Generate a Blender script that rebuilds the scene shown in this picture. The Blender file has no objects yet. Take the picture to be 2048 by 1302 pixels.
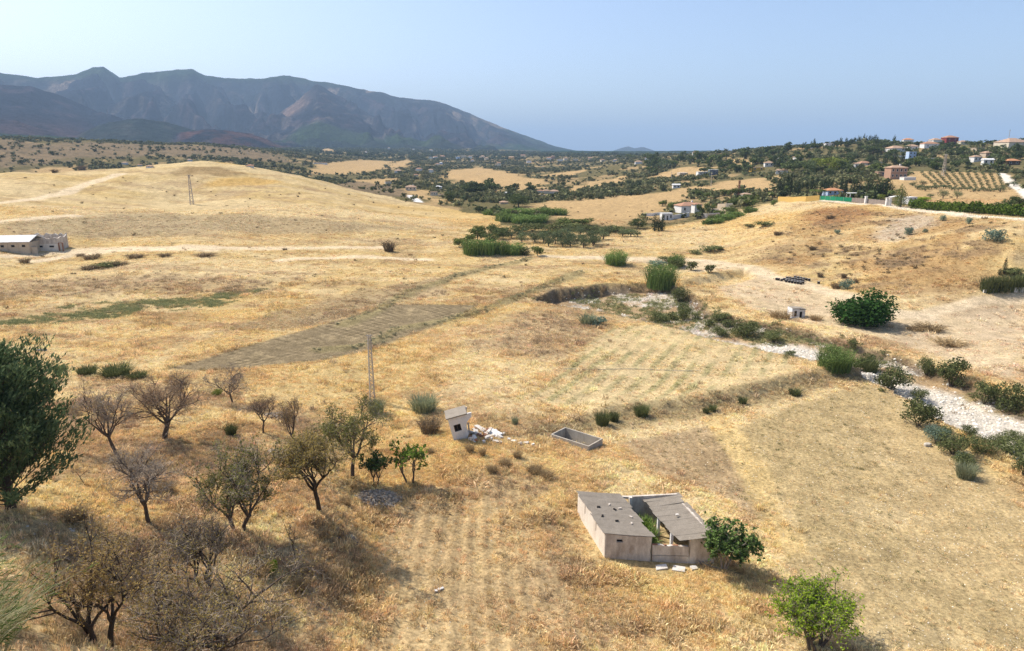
import bpy, bmesh, math, random
import numpy as np
from mathutils import Vector, Matrix, Euler

# ------------------------------------------------------------------ camera, sky, sun, exposure
scene = bpy.context.scene
CAM_Z, F_PX, PITCH = 33.0, 1384.0, math.radians(14.1)
cam_data = bpy.data.cameras.new("camera")
cam_data.sensor_width = 36.0
cam_data.lens = F_PX / 2048.0 * 36.0
cam_data.clip_start, cam_data.clip_end = 0.5, 40000.0
cam = bpy.data.objects.new("camera", cam_data)
scene.collection.objects.link(cam)
cam.location = (0, 0, CAM_Z)
cam.rotation_euler = (math.pi / 2 - PITCH, 0, 0)
scene.camera = cam

SUN_EL, SUN_AZ = math.radians(50.0), math.radians(-61.0)      # azimuth from +Y towards +X
world = bpy.data.worlds.new("World"); scene.world = world; world.use_nodes = True
wn = world.node_tree.nodes; wl = world.node_tree.links
wn.clear()
w_out = wn.new("ShaderNodeOutputWorld"); w_bg = wn.new("ShaderNodeBackground"); w_sky = wn.new("ShaderNodeTexSky")
w_sky.sky_type = 'NISHITA'; w_sky.sun_disc = False
w_sky.sun_elevation = SUN_EL; w_sky.sun_rotation = SUN_AZ
w_sky.altitude = 100.0; w_sky.air_density = 0.75; w_sky.dust_density = 2.3; w_sky.ozone_density = 1.2
w_bg.inputs[1].default_value = 0.14
wl.new(w_sky.outputs[0], w_bg.inputs[0]); wl.new(w_bg.outputs[0], w_out.inputs[0])

sun_data = bpy.data.lights.new("sun", 'SUN'); sun_data.energy = 3.7; sun_data.angle = math.radians(0.6)
sun_data.color = (1.0, 0.94, 0.84)
sun = bpy.data.objects.new("sun", sun_data); scene.collection.objects.link(sun)
sdir = Vector((math.sin(SUN_AZ) * math.cos(SUN_EL), math.cos(SUN_AZ) * math.cos(SUN_EL), math.sin(SUN_EL)))
sun.rotation_euler = sdir.to_track_quat('Z', 'Y').to_euler()
sun.location = (-60, 40, 120)

scene.view_settings.view_transform = 'Standard'; scene.view_settings.look = 'None'
scene.view_settings.exposure = 0.68; scene.view_settings.gamma = 1.0
scene.view_settings.use_curve_mapping = False
scene.render.engine = 'CYCLES'
scene.cycles.use_denoising = True; scene.cycles.denoiser = 'OPENIMAGEDENOISE'; scene.cycles.denoising_input_passes = 'RGB_ALBEDO_NORMAL'; scene.cycles.denoising_prefilter = 'NONE'
scene.cycles.max_bounces = 5; scene.cycles.diffuse_bounces = 3; scene.cycles.glossy_bounces = 1
scene.cycles.transmission_bounces = 3; scene.cycles.transparent_max_bounces = 6; scene.cycles.volume_bounces = 0
scene.cycles.volume_step_rate = 10.0

rng = np.random.default_rng(7); random.seed(7)
COL = scene.collection

# ------------------------------------------------------------------ helpers
def lin(c):
    c = np.asarray(c, float) / 255.0
    return np.where(c <= 0.04045, c / 12.92, ((c + 0.055) / 1.055) ** 2.4)

def hash2(ix, iy, seed):
    h = (ix.astype(np.int64) * 374761393 + iy.astype(np.int64) * 668265263 + seed * 974711) & 0xFFFFFFFF
    h = ((h ^ (h >> 13)) * 1274126177) & 0xFFFFFFFF
    h = h ^ (h >> 16)
    return (h & 0xFFFFFF) / float(0xFFFFFF)

def vnoise(x, y, seed=0):
    x = np.asarray(x, float); y = np.asarray(y, float)
    ix = np.floor(x); iy = np.floor(y); fx = x - ix; fy = y - iy
    fx = fx * fx * fx * (fx * (fx * 6 - 15) + 10); fy = fy * fy * fy * (fy * (fy * 6 - 15) + 10)
    a = hash2(ix, iy, seed); b = hash2(ix + 1, iy, seed); c = hash2(ix, iy + 1, seed); d = hash2(ix + 1, iy + 1, seed)
    return (a * (1 - fx) + b * fx) * (1 - fy) + (c * (1 - fx) + d * fx) * fy

def fbm(x, y, octv=4, seed=0, gain=0.5):
    s = 0.0; a = 1.0; t = 0.0; f = 1.0
    for k in range(octv):
        s = s + a * vnoise(x * f + 17.3 * k, y * f - 9.1 * k, seed + k); t += a; a *= gain; f *= 2.03
    return s / t

def sstep(a, b, x):
    t = np.clip((x - a) / (b - a), 0, 1); return t * t * (3 - 2 * t)

def ray(px, py):
    xc = (np.asarray(px, float) - 1024) / F_PX; yc = (651 - np.asarray(py, float)) / F_PX
    cp, sp = math.cos(PITCH), math.sin(PITCH)
    return xc, cp + yc * sp, -sp + yc * cp

def az_tan(px, py):
    x, y, z = ray(px, py); return np.arctan2(x, y), z / np.hypot(x, y)

# ------------------------------------------------------------------ terrain: control points (pixel row/column + height or range)
CT = []
def cz(px, py, z):
    if px < 760 and py > 730 and z > 2: z = 1.6 + (z - 1.6) * 0.72
    a, t = az_tan(px, py); CT.append((float(a), math.log(float((z - CAM_Z) / t)), z))
def cr(px, py, r):
    a, t = az_tan(px, py); CT.append((float(a), math.log(r), float(CAM_Z + r * t)))
def ca(deg, r, z): CT.append((math.radians(deg), math.log(r), z))
def cx(px, py, r, z):
    a, t = az_tan(px, py); CT.append((float(a), math.log(r), z))
for p in [(1100,1300,1.0),(900,1250,1.6),(700,1300,3.2),(1700,1300,0),(2040,1300,-.6),(1300,1120,0),(1000,1050,1.0),(850,1150,1.8),(1600,1000,-.3),
          (1900,1150,-.9),(1400,900,-.2),(1700,790,-.5),(2030,1000,-1.2),(2030,850,-1.0),(1850,780,-.8),
          (745,800,1.2),(915,872,1.6),(1160,885,.6),(1240,820,.2),(1300,660,.3),(1000,650,1),(800,620,1.4),(500,700,2),(360,730,2.4),(100,700,3),
          (100,600,3),(500,550,2),(900,540,1.2),(1100,520,.6),(1300,540,0),(1280,600,0),(1500,640,0),(1700,670,0),(2030,700,0.3),(100,510,4),(500,490,4),(800,500,2),(1000,470,1.8),(1200,480,1.0),
          (1430,560,.2),(1650,585,.4),(1900,610,.8),(2040,600,1.2),(1450,500,1.0),(1330,460,2.0),
          (640,1020,6.5),(300,1040,10),(465,805,4.6),(230,900,8.5),(405,1165,9),(590,1120,5.5),(700,1150,3.4),(720,1000,3.0),(600,900,4.8),
          (400,820,6),(300,790,5.5),(100,790,6.5),(40,1010,14.5),(100,1250,15),(0,1300,18),(400,1300,9),(250,1280,12),(560,1290,5.2),
          (530,770,3),(650,780,2.2),(300,737,3.0),(820,960,2.0)]: cz(*p)
for p in [(400,328,520),(200,341,500),(0,346,490),(600,356,480),(700,381,445),(800,406,400),(900,427,350),(1000,443,310),(385,408,360),(400,450,270),(100,440,290),(100,400,350),(600,440,285),
          (850,395,520),(1000,402,480),(1000,370,720),(900,340,1200),(900,320,2000),(900,305,3000),(1200,330,1400),(1200,309,2400),(1250,360,750),(1300,392,480),(1130,422,370),
          (1370,426,370),(1500,402,395),(1600,407,330),(1800,412,300),(2040,434,245),(1700,470,240),(1900,505,205),(2040,505,200),(1550,470,250),
          (1640,372,450),(1790,353,480),(1930,385,370),(1930,345,500),(2035,382,380),(2035,345,500),(1740,302,800),(1740,285,950),(1890,291,950),(2040,285,950),(1890,320,680),(2035,315,680),
          (1500,342,650),(1500,302,1000),(1600,294,1000),(1380,311,1150),(1280,314,1400),(700,335,1300),(700,305,2600),(0,276,1400),(90,287,1350),(160,280,1500),(300,287,1550),(430,290,1600),(540,302,1650),(0,335,950),(300,332,1000),(500,335,1000)]: cr(*p)
for p in [(400,328,640,9),(200,341,640,8),(0,346,640,8),(600,356,600,7),(400,328,850,4),(0,346,850,6),(1740,285,1500,18),(2040,285,1500,18),(1500,302,1600,20),
          (1740,285,3500,15),(2040,285,3500,15),(300,287,2300,40),(0,276,2200,40),(300,287,3500,50),(900,305,4500,60),(1280,314,3500,10)]: cx(*p)
for p in [(-75,30,17),(-75,100,9),(-75,300,7),(-75,1000,20),(-75,4000,60),(75,30,-.5),(75,100,0.5),(75,300,9),(75,1000,35),(75,4000,20),
          (0,9,3.0),(-45,9,17),(45,9,0),(-75,9,20),(0,25,1.6),(25,25,.3),(-20,25,7),(-38,22,16.5)]: ca(*p)
CT = np.array(CT); AZS = 2.4
P_ = np.stack([CT[:, 0] * AZS, CT[:, 1]], 1)
def tpsU(d2): return 0.5 * d2 * np.log(d2 + 1e-12)
n_ = len(P_)
K_ = tpsU(((P_[:, None] - P_[None]) ** 2).sum(-1)) + np.eye(n_) * 0.004
Q_ = np.concatenate([np.ones((n_, 1)), P_], 1)
M_ = np.block([[K_, Q_], [Q_.T, np.zeros((3, 3))]])
S_ = np.linalg.solve(M_, np.concatenate([CT[:, 2], np.zeros(3)]))
def tps(a, v):
    out = np.empty(a.shape); af = a.ravel() * AZS; vf = v.ravel(); o = out.ravel()
    for k in range(0, len(af), 100000):
        s = slice(k, k + 100000)
        d2 = (af[s, None] - P_[None, :, 0]) ** 2 + (vf[s, None] - P_[None, :, 1]) ** 2
        o[s] = tpsU(d2) @ S_[:n_] + S_[n_] + S_[n_ + 1] * af[s] + S_[n_ + 2] * vf[s]
    return o.reshape(a.shape)

AZ = np.radians(np.concatenate([np.arange(-100, -46, 3.0), np.linspace(-46, 46, 760), np.arange(49, 101, 3.0)]))
rr = [4.0, 8.0, 12.0, 15.0]
while rr[-1] < 4200:
    r0 = rr[-1]; rr.append(r0 + max(0.14, min(r0 * r0 * 7.0e-5, 0.0085 * r0)))
RG = np.array(rr)
# coarse evaluation of the thin plate surface, then interpolated to the fine grid
ca_ = np.radians(np.linspace(-80, 80, 220)); cv_ = np.linspace(math.log(4.0), math.log(4300.0), 260)
CG = tps(*np.meshgrid(ca_, cv_, indexing='ij'))
def bil(G, fa, fv):
    ia = np.clip(np.floor(fa).astype(int), 0, G.shape[0] - 2); iv = np.clip(np.floor(fv).astype(int), 0, G.shape[1] - 2)
    ta = np.clip(fa - ia, 0, 1); tv = np.clip(fv - iv, 0, 1)
    return (G[ia, iv] * (1 - ta) + G[ia + 1, iv] * ta) * (1 - tv) + (G[ia, iv + 1] * (1 - ta) + G[ia + 1, iv + 1] * ta) * tv
def base_h(a, r):
    a = np.clip(a, -1.396, 1.396)
    return bil(CG, np.interp(a, ca_, np.arange(len(ca_))), np.interp(np.log(np.maximum(r, 4.0)), cv_, np.arange(len(cv_))))
GA, GR = np.meshgrid(AZ, RG, indexing='ij')
GX, GY = GR * np.sin(GA), GR * np.cos(GA)
GZ = base_h(GA, GR)
def grid_val(G, x, y):
    r = np.hypot(x, y); a = np.arctan2(x, y)
    return bil(G, np.interp(a, AZ, np.arange(len(AZ))), np.interp(r, RG, np.arange(len(RG))))
def hgt(x, y): return grid_val(GZ, np.asarray(x, float), np.asarray(y, float))
MR = np.geomspace(9.0, 4150.0, 2600)
def at(px, py):
    """the point of the ground seen at a place of the photograph"""
    a, t = az_tan(px, py)
    z = hgt(MR * math.sin(a), MR * math.cos(a)); ry = CAM_Z + MR * float(t)
    hit = np.nonzero(ry <= z)[0]
    if len(hit) == 0: k = int(np.argmin(ry - z)); r = MR[k]
    else:
        k = hit[0]
        if k == 0: r = MR[0]
        else:
            d0 = ry[k - 1] - z[k - 1]; d1 = ry[k] - z[k]; r = MR[k - 1] + (MR[k] - MR[k - 1]) * d0 / (d0 - d1)
    x, y = r * math.sin(a), r * math.cos(a)
    return Vector((x, y, float(hgt(x, y))))
def poly(pts): return np.array([at(px, py)[:2] for px, py in pts])
def sdf(P, X, Y):
    """signed distance to a closed polygon, negative inside; far cells only get a bound"""
    d = np.full(X.shape, 1e9); pad = 40.0 + 0.1 * np.abs(P).max()
    m = (X > P[:, 0].min() - pad) & (X < P[:, 0].max() + pad) & (Y > P[:, 1].min() - pad) & (Y < P[:, 1].max() + pad)
    x, y = X[m], Y[m]; dd = np.full(x.shape, 1e18); ins = np.zeros(x.shape, bool)
    for k in range(len(P)):
        ax, ay = P[k - 1]; bx, by = P[k]; ex, ey = bx - ax, by - ay
        t = np.clip(((x - ax) * ex + (y - ay) * ey) / (ex * ex + ey * ey + 1e-9), 0, 1)
        dd = np.minimum(dd, (x - ax - t * ex) ** 2 + (y - ay - t * ey) ** 2)
        c = (ay > y) != (by > y)
        ins ^= c & (x < (bx - ax) * (y - ay) / (by - ay + 1e-12) + ax)
    d[m] = np.where(ins, -1, 1) * np.sqrt(dd); return d
def pdist(P, X, Y):
    d = np.full(X.shape, 1e9); pad = 60.0
    m = (X > P[:, 0].min() - pad) & (X < P[:, 0].max() + pad) & (Y > P[:, 1].min() - pad) & (Y < P[:, 1].max() + pad)
    x, y = X[m], Y[m]; dd = np.full(x.shape, 1e18)
    for k in range(1, len(P)):
        ax, ay = P[k - 1]; bx, by = P[k]; ex, ey = bx - ax, by - ay
        t = np.clip(((x - ax) * ex + (y - ay) * ey) / (ex * ex + ey * ey + 1e-9), 0, 1)
        dd = np.minimum(dd, (x - ax - t * ex) ** 2 + (y - ay - t * ey) ** 2)
    d[m] = np.sqrt(dd); return d

# --- outlines of fields, tracks and the river, laid on the ground
dome = at(405, 345); GZ = GZ + 2.6 * np.exp(-(((GX - dome.x) / 46) ** 2 + ((GY - dome.y - 25) / 70) ** 2))
BASE = GZ.copy()
R_wash = poly([(1072,598),(1110,580),(1200,569),(1290,566),(1340,572),(1400,600),(1425,628),(1560,652),(1700,688),(1800,712),(1900,745),(2047,815),(2140,860),(2140,960),
               (2047,925),(1960,880),(1880,838),(1820,802),(1765,768),(1700,740),(1600,716),(1500,694),(1400,668),(1300,643),(1200,622),(1130,610)])
R_cut2 = poly([(1340,565),(1410,553),(1490,540),(1510,548),(1490,562),(1420,570),(1350,575)])
D_wash = sdf(R_wash, GX, GY)
D_cut2 = sdf(R_cut2, GX, GY)
L_grav = poly([(2140,905),(2048,862),(1980,835),(1900,803),(1830,772),(1740,740),(1660,712),(1590,692),(1520,683),(1440,672)])
D_grav = pdist(L_grav, GX, GY)
R_plough = poly([(325,737),(430,712),(640,652),(790,608),(955,610),(925,632),(760,692),(640,724),(430,738)])
R_stub = poly([(1330,905),(1400,880),(1480,850),(1600,805),(1720,770),(1765,775),(1830,812),(1900,860),(1990,950),(2060,1030),(2100,1300),(1720,1320),(1600,1200),(1545,1090),(1510,1010)])
R_stub2 = poly([(1235,885),(1420,850),(1480,930),(1540,1060),(1440,1000),(1290,945)])
R_rows = poly([(1050,805),(1100,755),(1215,655),(1330,648),(1480,682),(1590,722),(1560,765),(1440,800),(1300,825)])
R_rows2 = poly([(745,1090),(780,1020),(840,968),(1020,958),(1060,1010),(1090,1100),(1150,1200),(1180,1320),(700,1320)])
R_slope = poly([(-60,735),(200,755),(420,768),(560,790),(680,850),(740,930),(760,1000),(715,1130),(690,1320),(-120,1340)])
L_strip = poly([(1435,840),(1465,880),(1505,940),(1535,1010),(1575,1090)])
L_track = poly([(1090,512),(1200,516),(1300,517),(1400,522),(1490,535),(1560,556),(1640,577),(1700,598),(1780,622),(1850,632)])
L_track2 = poly([(2060,588),(1960,600),(1880,620),(1800,630)])
R_bare = poly([(1440,575),(1520,548),(1580,568),(1690,600),(1790,628),(1900,622),(2060,590),(2060,770),(1930,740),(1800,690),(1690,660),(1590,640),(1500,612)])
R_bare2 = poly([(1150,515),(1300,512),(1420,520),(1480,540),(1400,545),(1280,525)])
L_tr = [poly([(-20,512),(60,508),(190,496),(330,494),(500,498),(640,497),(770,496)]),
        poly([(60,522),(150,508),(260,498),(420,500)]), poly([(-10,408),(60,398),(130,385),(160,372),(200,360),(240,349)]),
        poly([(-10,445),(60,440),(150,432)]), poly([(560,522),(640,516),(740,515),(850,520)])]
R_green = poly([(180,612),(330,592),(500,584),(440,606),(300,626),(110,645),(20,645),(60,632)])
R_grey = poly([(-20,446),(130,432),(300,424),(500,428),(700,444),(860,458),(620,474),(200,476),(-20,474)])
R_cap = poly([(330,343),(370,333),(440,333),(500,350),(430,353),(345,352)])
L_bank = [poly([(640,700),(740,688),(800,660),(950,628),(1060,585),(1160,546)]), poly([(690,650),(850,572),(960,540),(1060,517)]),
          poly([(1085,862),(1180,846),(1290,832),(1400,822),(1500,800),(1620,768),(1700,752)])]
D_bank = [pdist(l, GX, GY) for l in L_bank]
R_gold = poly([(-300,352),(0,352),(100,350),(200,347),(400,336),(500,354),(620,368),(720,392),(800,410),(880,430),(1000,448),(1080,456),(1200,470),(1330,452),(1420,438),
               (1520,410),(1640,401),(1810,415),(2060,442),(2400,480),(2400,1400),(-400,1400)])
PATCH = [poly(p) for p in [[(612,346),(640,327),(720,320),(790,322),(750,343),(690,350)], [(770,330),(815,318),(830,325),(800,337)],
        [(880,352),(905,340),(960,335),(1020,345),(1095,365),(1085,386),(1000,378),(920,365)],
        [(1058,412),(1120,402),(1200,398),(1330,385),(1400,372),(1345,420),(1250,448),(1150,444),(1085,425)],
        [(1295,352),(1370,332),(1425,336),(1400,350),(1310,358)], [(1395,378),(1450,362),(1560,352),(1545,380),(1440,388)],
        [(1110,385),(1180,366),(1255,352),(1235,366),(1150,388)], [(1070,352),(1140,343),(1180,338),(1150,350)],
        [(1500,330),(1440,325),(1480,318),(1530,322)],
        [(1800,345),(1850,343),(2000,345),(2030,385),(2060,420),(1900,412),(1830,400),(1790,375)], [(1680,340),(1720,345),(1700,352)], [(1850,312),(1890,305),(1900,312),(1870,318)],
        [(1925,305),(1960,300),(1965,306),(1930,310)], [(55,350),(65,338),(150,332),(165,345)], [(700,362),(790,356),(800,364),(720,372)], [(640,300),(660,296),(670,302),(650,306)],
        [(830,372),(900,405),(870,412),(790,385)], [(1460,320),(1440,310),(1470,308)]]]
L_road = poly([(1640,400),(1700,404),(1775,412),(1850,421),(1930,430),(2060,441)])
L_road2 = poly([(2003,346),(2020,362),(2048,386),(2090,415)])
L_road3 = poly([(822,391),(826,398),(838,404)])

# --- height details
noise_big = fbm(GX / 14, GY / 14, 4, 3) - 0.5
noise_sm = fbm(GX / 2.2, GY / 2.2, 3, 9) - 0.5
D_slope = sdf(R_slope, GX, GY); W_slope = sstep(3, -4, D_slope)
near_w = sstep(260, 90, GR)
GZ = GZ + noise_big * (0.35 + 0.9 * W_slope + 0.004 * np.minimum(GR, 700)) * sstep(3, 12, GR)
GZ = GZ + noise_sm * (0.16 + 0.35 * W_slope) * near_w
# faint animal treads on the near slope
GZ += W_slope * 0.05 * np.sin((BASE + 3.5 * noise_big) * 2 * math.pi / 1.1) * sstep(0.4, 0.7, fbm(GX / 7, GY / 7, 3, 19))
W_hill = sstep(200, 300, GR) * sstep(700, 450, GR)
GZ += W_hill * (fbm(GX / 60, GY / 60, 4, 21) - 0.5) * 1.5
# river wash: steep edges, flat stony bed
edge_n = (fbm(GX / 5, GY / 5, 3, 33) - 0.5)
W_wash = sstep(0.5, -1.2, D_wash + edge_n * 2.4)
GZ -= W_wash * (2.2 + 0.4 * sstep(-2, -8, D_wash) + 0.8 * sstep(30, 22, GX)) * (1 - 0.5 * sstep(34, 46, GX))
GZ += W_wash * (fbm(GX / 3.0, GY / 3.0, 3, 41) - 0.5) * 0.7
W_cut2 = sstep(0.5, -1.5, D_cut2 + edge_n * 2); GZ -= W_cut2 * 1.6
W_grav = sstep(5.4, 4.0, D_grav + edge_n * 2.5 - sstep(120, 80, GR) * 0.6) * W_wash
GZ -= W_grav * 0.35
for D, hh, ww in zip(D_bank, (0.55, 0.45, 0.0), (1.6, 1.6, 2.5)):
    GZ += hh * np.exp(-(D / ww) ** 2) * (0.6 + noise_sm)
# step between the row field and the lower stubble field
Pst = L_bank[2]
def side_of(P, X, Y):
    s = np.zeros(X.shape); best = np.full(X.shape, 1e18)
    for k in range(1, len(P)):
        ax, ay = P[k - 1]; bx, by = P[k]; ex, ey = bx - ax, by - ay
        t = np.clip(((X - ax) * ex + (Y - ay) * ey) / (ex * ex + ey * ey), 0, 1)
        d = (X - ax - t * ex) ** 2 + (Y - ay - t * ey) ** 2
        cr_ = ex * (Y - ay) - ey * (X - ax)
        m = d < best; best = np.where(m, d, best); s = np.where(m, np.sign(cr_), s)
    return s
S3 = side_of(Pst, GX, GY) * np.minimum(D_bank[2], 50)
fall = sstep(14, 2, D_bank[2]); Wstep = sstep(0, 16, GX - L_bank[2][0, 0])
GZ += fall * 1.15 * np.where(S3 > 0, 1 - sstep(0, 14, S3), 0) * sstep(-0.2, 2.6, S3 + noise_sm) * sstep(0.05, 0.6, Wstep)
# furrows
def rows(R, p0, p1, wl, amp, ph=0.0, wob=0.8):
    a, b = at(*p0), at(*p1); d = (b - a).normalized(); nx, ny = -d.y, d.x
    D = sdf(R, GX, GY); W = sstep(0.3, -1.2, D + edge_n * 1.5)
    s = GX * nx + GY * ny + wob * (fbm(GX / 12, GY / 12, 2, 77) - 0.5)
    w = np.sin(2 * math.pi * s / wl + ph)
    return W, w, amp
D_plough = sdf(R_plough, GX, GY)
n_r = fbm(GX / 5, GY / 5, 3, 88)
W_pl, F_pl, _ = rows(R_plough, (430,725), (790,640), 1.35, 0, wob=.5)
W_rw, F_rw, _ = rows(R_rows, (1110,785), (1275,662), 2.6, 0)
W_r2, F_r2, _ = rows(R_rows2, (905,1290), (915,1000), 1.35, 0)
W_st, F_st, _ = rows(R_stub, (1900,1250), (1640,820), 1.1, 0)
W_s2, F_s2, _ = rows(R_stub2, (1470,960), (1380,870), 1.2, 0)
GZ += W_pl * F_pl * 0.06 + W_rw * F_rw * 0.04 + W_r2 * F_r2 * 0.035 * (0.4 + 1.2 * n_r) + W_st * F_st * 0.015 + W_s2 * F_s2 * 0.03
# flattened building pads keep the ruins seated
PADS = [(at(1300, 1075), 6.5), (at(915, 868), 2.0)]
PAD_Z = []
for c, rad in PADS:
    d = np.hypot(GX - c.x, GY - c.y); w = sstep(rad * 1.5, rad, d); zz = float(hgt(c.x, c.y)); PAD_Z.append(zz)
    GZ = GZ * (1 - w) + (zz + 0.25 * (GZ - zz)) * w

# the sunken water tank is dug out of the ground
def ray_z(px, py, z):
    a, t = az_tan(px, py); r = float((z - CAM_Z) / t); return Vector((r * math.sin(a), r * math.cos(a), z))
zt = at(1165, 888).z; q = [ray_z(1097, 864, zt + .55), ray_z(1135, 858, zt + .55), ray_z(1213, 878, zt + .55), ray_z(1170, 892, zt + .55)]
tank_ux = (q[2] - q[1] + q[3] - q[0]); tank_Lx = tank_ux.length / 2; uy = (q[1] - q[0] + q[2] - q[3]); tank_Ly = uy.length / 2; tank_c = sum(q, Vector()) / 4; tank_an = math.atan2(tank_ux.y, tank_ux.x); tank_z = zt
lx_ = (GX - tank_c.x) * math.cos(tank_an) + (GY - tank_c.y) * math.sin(tank_an); ly_ = -(GX - tank_c.x) * math.sin(tank_an) + (GY - tank_c.y) * math.cos(tank_an)
GZ = np.where((np.abs(lx_) < tank_Lx / 2) & (np.abs(ly_) < tank_Ly / 2), np.minimum(GZ, zt - 1.25), GZ)
# --- ground colours (real albedo, patchy)
n1 = fbm(GX / 30, GY / 30, 4, 101); n2 = fbm(GX / 6, GY / 6, 4, 111); n3 = fbm(GX / 1.6, GY / 1.6, 3, 121); n4 = fbm(GX / 120, GY / 120, 3, 131)
A_GOLD = np.array([0.475, 0.347, 0.158]); A_PALE = np.array([0.53, 0.41, 0.225]); A_RUST = np.array([0.40, 0.275, 0.125]); A_SOIL = np.array([0.29, 0.20, 0.115])
A_GREY = np.array([0.27, 0.21, 0.125]); A_GREEN = np.array([0.13, 0.125, 0.04]); A_SCRUB = np.array([0.135, 0.115, 0.055]); A_GRAV = np.array([0.56, 0.50, 0.41])
A_TRACK = np.array([0.54, 0.43, 0.285]); A_BROWN = np.array([0.20, 0.135, 0.075])
C = np.empty(GX.shape + (3,))
def mix(c, w):
    global C
    w = np.clip(w, 0, 1)[..., None]; C = C * (1 - w) + np.asarray(c) * w
C[:] = A_GOLD
mix(A_PALE, sstep(0.42, 0.66, n1) * 0.8)
mix(A_RUST, sstep(0.54, 0.72, n2) * 0.55)
mix(A_SOIL, sstep(0.56, 0.74, fbm(GX / 11, GY / 11, 4, 141)) * 0.45)
strk = fbm(GX / 26 + 5, GY / 5, 4, 143); mix(A_PALE * 1.04, sstep(100, 150, GR) * sstep(.5, .64, strk) * .6); mix(A_SOIL * 1.1, sstep(100, 150, GR) * sstep(.56, .68, fbm(GX / 34, GY / 6, 4, 145)) * .5)
R_ru = [poly(q) for q in ([(950,695),(1000,642),(1150,612),(1245,640),(1205,690),(1080,722)], [(-20,565),(250,545),(520,562),(560,592),(300,582),(-20,600)], [(560,650),(700,612),(860,575),(900,590),(760,620),(640,655)], [(900,960),(1000,930),(1110,960),(1060,985),(950,985)], [(1120,1180),(1060,1060),(1110,1040),(1190,1150),(1330,1260),(1250,1302),(1160,1290)])]
W_ru = np.maximum.reduce([sstep(3, -4, sdf(q_, GX, GY) + 9 * (n2 - .5)) for q_ in R_ru])
mix(np.array([0.36, 0.262, 0.15]), W_ru * (.35 + .6 * n3)); mix(np.array([0.24, 0.17, 0.10]), W_ru * sstep(.55, .7, fbm(GX / 2.5, GY / 2.5, 3, 147)) * .6)
mix(A_GOLD * np.array([1.02, 0.95, 0.8]), W_hill * sstep(0.45, 0.6, n4) * 0.8)
mix(A_PALE, W_hill * sstep(0.45, 0.65, fbm(GX / 60, GY / 18, 4, 151)) * 0.7)
# scrub land beyond the golden fields
D_gold = sdf(R_gold, GX, GY); out = np.where(GR < 60, 0, sstep(-3, 6, D_gold + 14 * (n1 - 0.5)))
hill_r = np.interp(GA, [float(az_tan(px, 350)[0]) for px in (-300, 0, 400, 600, 700, 800, 900, 1000, 1010)], [540, 545, 600, 525, 478, 430, 380, 340, 0])
out = np.where(GR < hill_r, 0, out)
patch = np.zeros(GX.shape)
for P in PATCH:
    patch = np.maximum(patch, sstep(6, -6, sdf(P, GX, GY) + 26 * (n1 - 0.5) + 10 * (n2 - .5)))
mix(A_SCRUB * 1.0, out)
mix(A_GOLD * np.array([0.85, 0.8, 0.9]), out * sstep(0.58, 0.70, fbm(GX / 55, GY / 55, 4, 161)) * 0.65)
mix(np.array([0.43, 0.295, 0.145]), out * patch * 0.95)
WOOD = out * (1 - patch)
R_brown = poly([(-60,278),(0,278),(90,290),(160,283),(300,290),(430,293),(540,305),(590,326),(480,320),(300,311),(170,318),(0,333),(-60,335)])
R_brown2 = poly([(590,352),(700,360),(800,374),(832,396),(760,394),(660,374)])
W_br = np.maximum(sstep(20, -20, sdf(R_brown, GX, GY) + 60 * (n1 - .5)), sstep(6, -6, sdf(R_brown2, GX, GY))) * out
mix(np.array([0.21, 0.155, 0.095]), W_br * .9); mix(np.array([0.12, 0.10, 0.065]), W_br * sstep(.5, .65, n2) * .7)
WOOD = WOOD * (1 - 0.8 * W_br)
mix(A_GREY * 1.2, sstep(4, -8, sdf(R_grey, GX, GY) + 16 * (n1 - .5)) * 0.75)
mix(np.array([0.25, 0.17, 0.08]), sstep(3, -5, sdf(R_cap, GX, GY) + 10 * (n1 - .5)) * (.55 + .4 * n2))
R_or = poly([(420,362),(500,356),(560,362),(520,372),(400,374)]); mix(np.array([0.47, 0.30, 0.10]), sstep(3, -5, sdf(R_or, GX, GY) + 14 * (n1 - .5)) * .8)
mix(A_GREEN, sstep(2, -4, sdf(R_green, GX, GY) + 16 * (n2 - .5)) * 0.8 * sstep(0.35, 0.55, n3))
# tilled and stubble fields
R_br3 = poly([(420,668),(560,622),(700,585),(860,556),(1000,530),(960,545),(860,580),(770,605),(600,658)]); mix(np.array([0.30, 0.225, 0.13]), sstep(1, -2, sdf(R_br3, GX, GY) + 5 * (n2 - .5)) * (.45 + .5 * n3))
mix(A_GREY * (0.76), sstep(.6, -.4, D_plough + edge_n) * 0.97); C *= (1 + (W_pl * F_pl * (.08 + .34 * sstep(.4, .65, n_r)))[..., None])
mix(A_PALE * 0.82, W_pl * sstep(.6, .9, n3) * .3)
mix(np.array([0.41, 0.305, 0.155]), W_st * 0.92); mix(np.array([0.365, 0.275, 0.135]), W_st * sstep(.5, .68, n1) * .6); mix(A_PALE, W_st * sstep(0.58, 0.72, n2) * 0.45)
mix(A_SOIL * 1.05, W_s2 * 0.65)
mix(A_PALE * 0.97, W_rw * 0.65); mix(np.array([0.29, 0.26, 0.125]), W_rw * sstep(-0.1, 0.8, F_rw) * (0.3 + 0.6 * n2) * sstep(.22, .5, n2))
mix(A_GOLD * np.array([0.92, 0.9, 1.05]), W_r2 * 0.6); mix(np.array([0.32, 0.225, 0.115]), W_r2 * sstep(-.1, .8, F_r2) * (.35 + .65 * sstep(.3, .65, n_r)) * 0.75)
mix(A_GOLD * 1.05, sstep(2.2, 0.8, pdist(L_strip, GX, GY) + 2 * (n2 - .5)) * 0.9)
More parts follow.
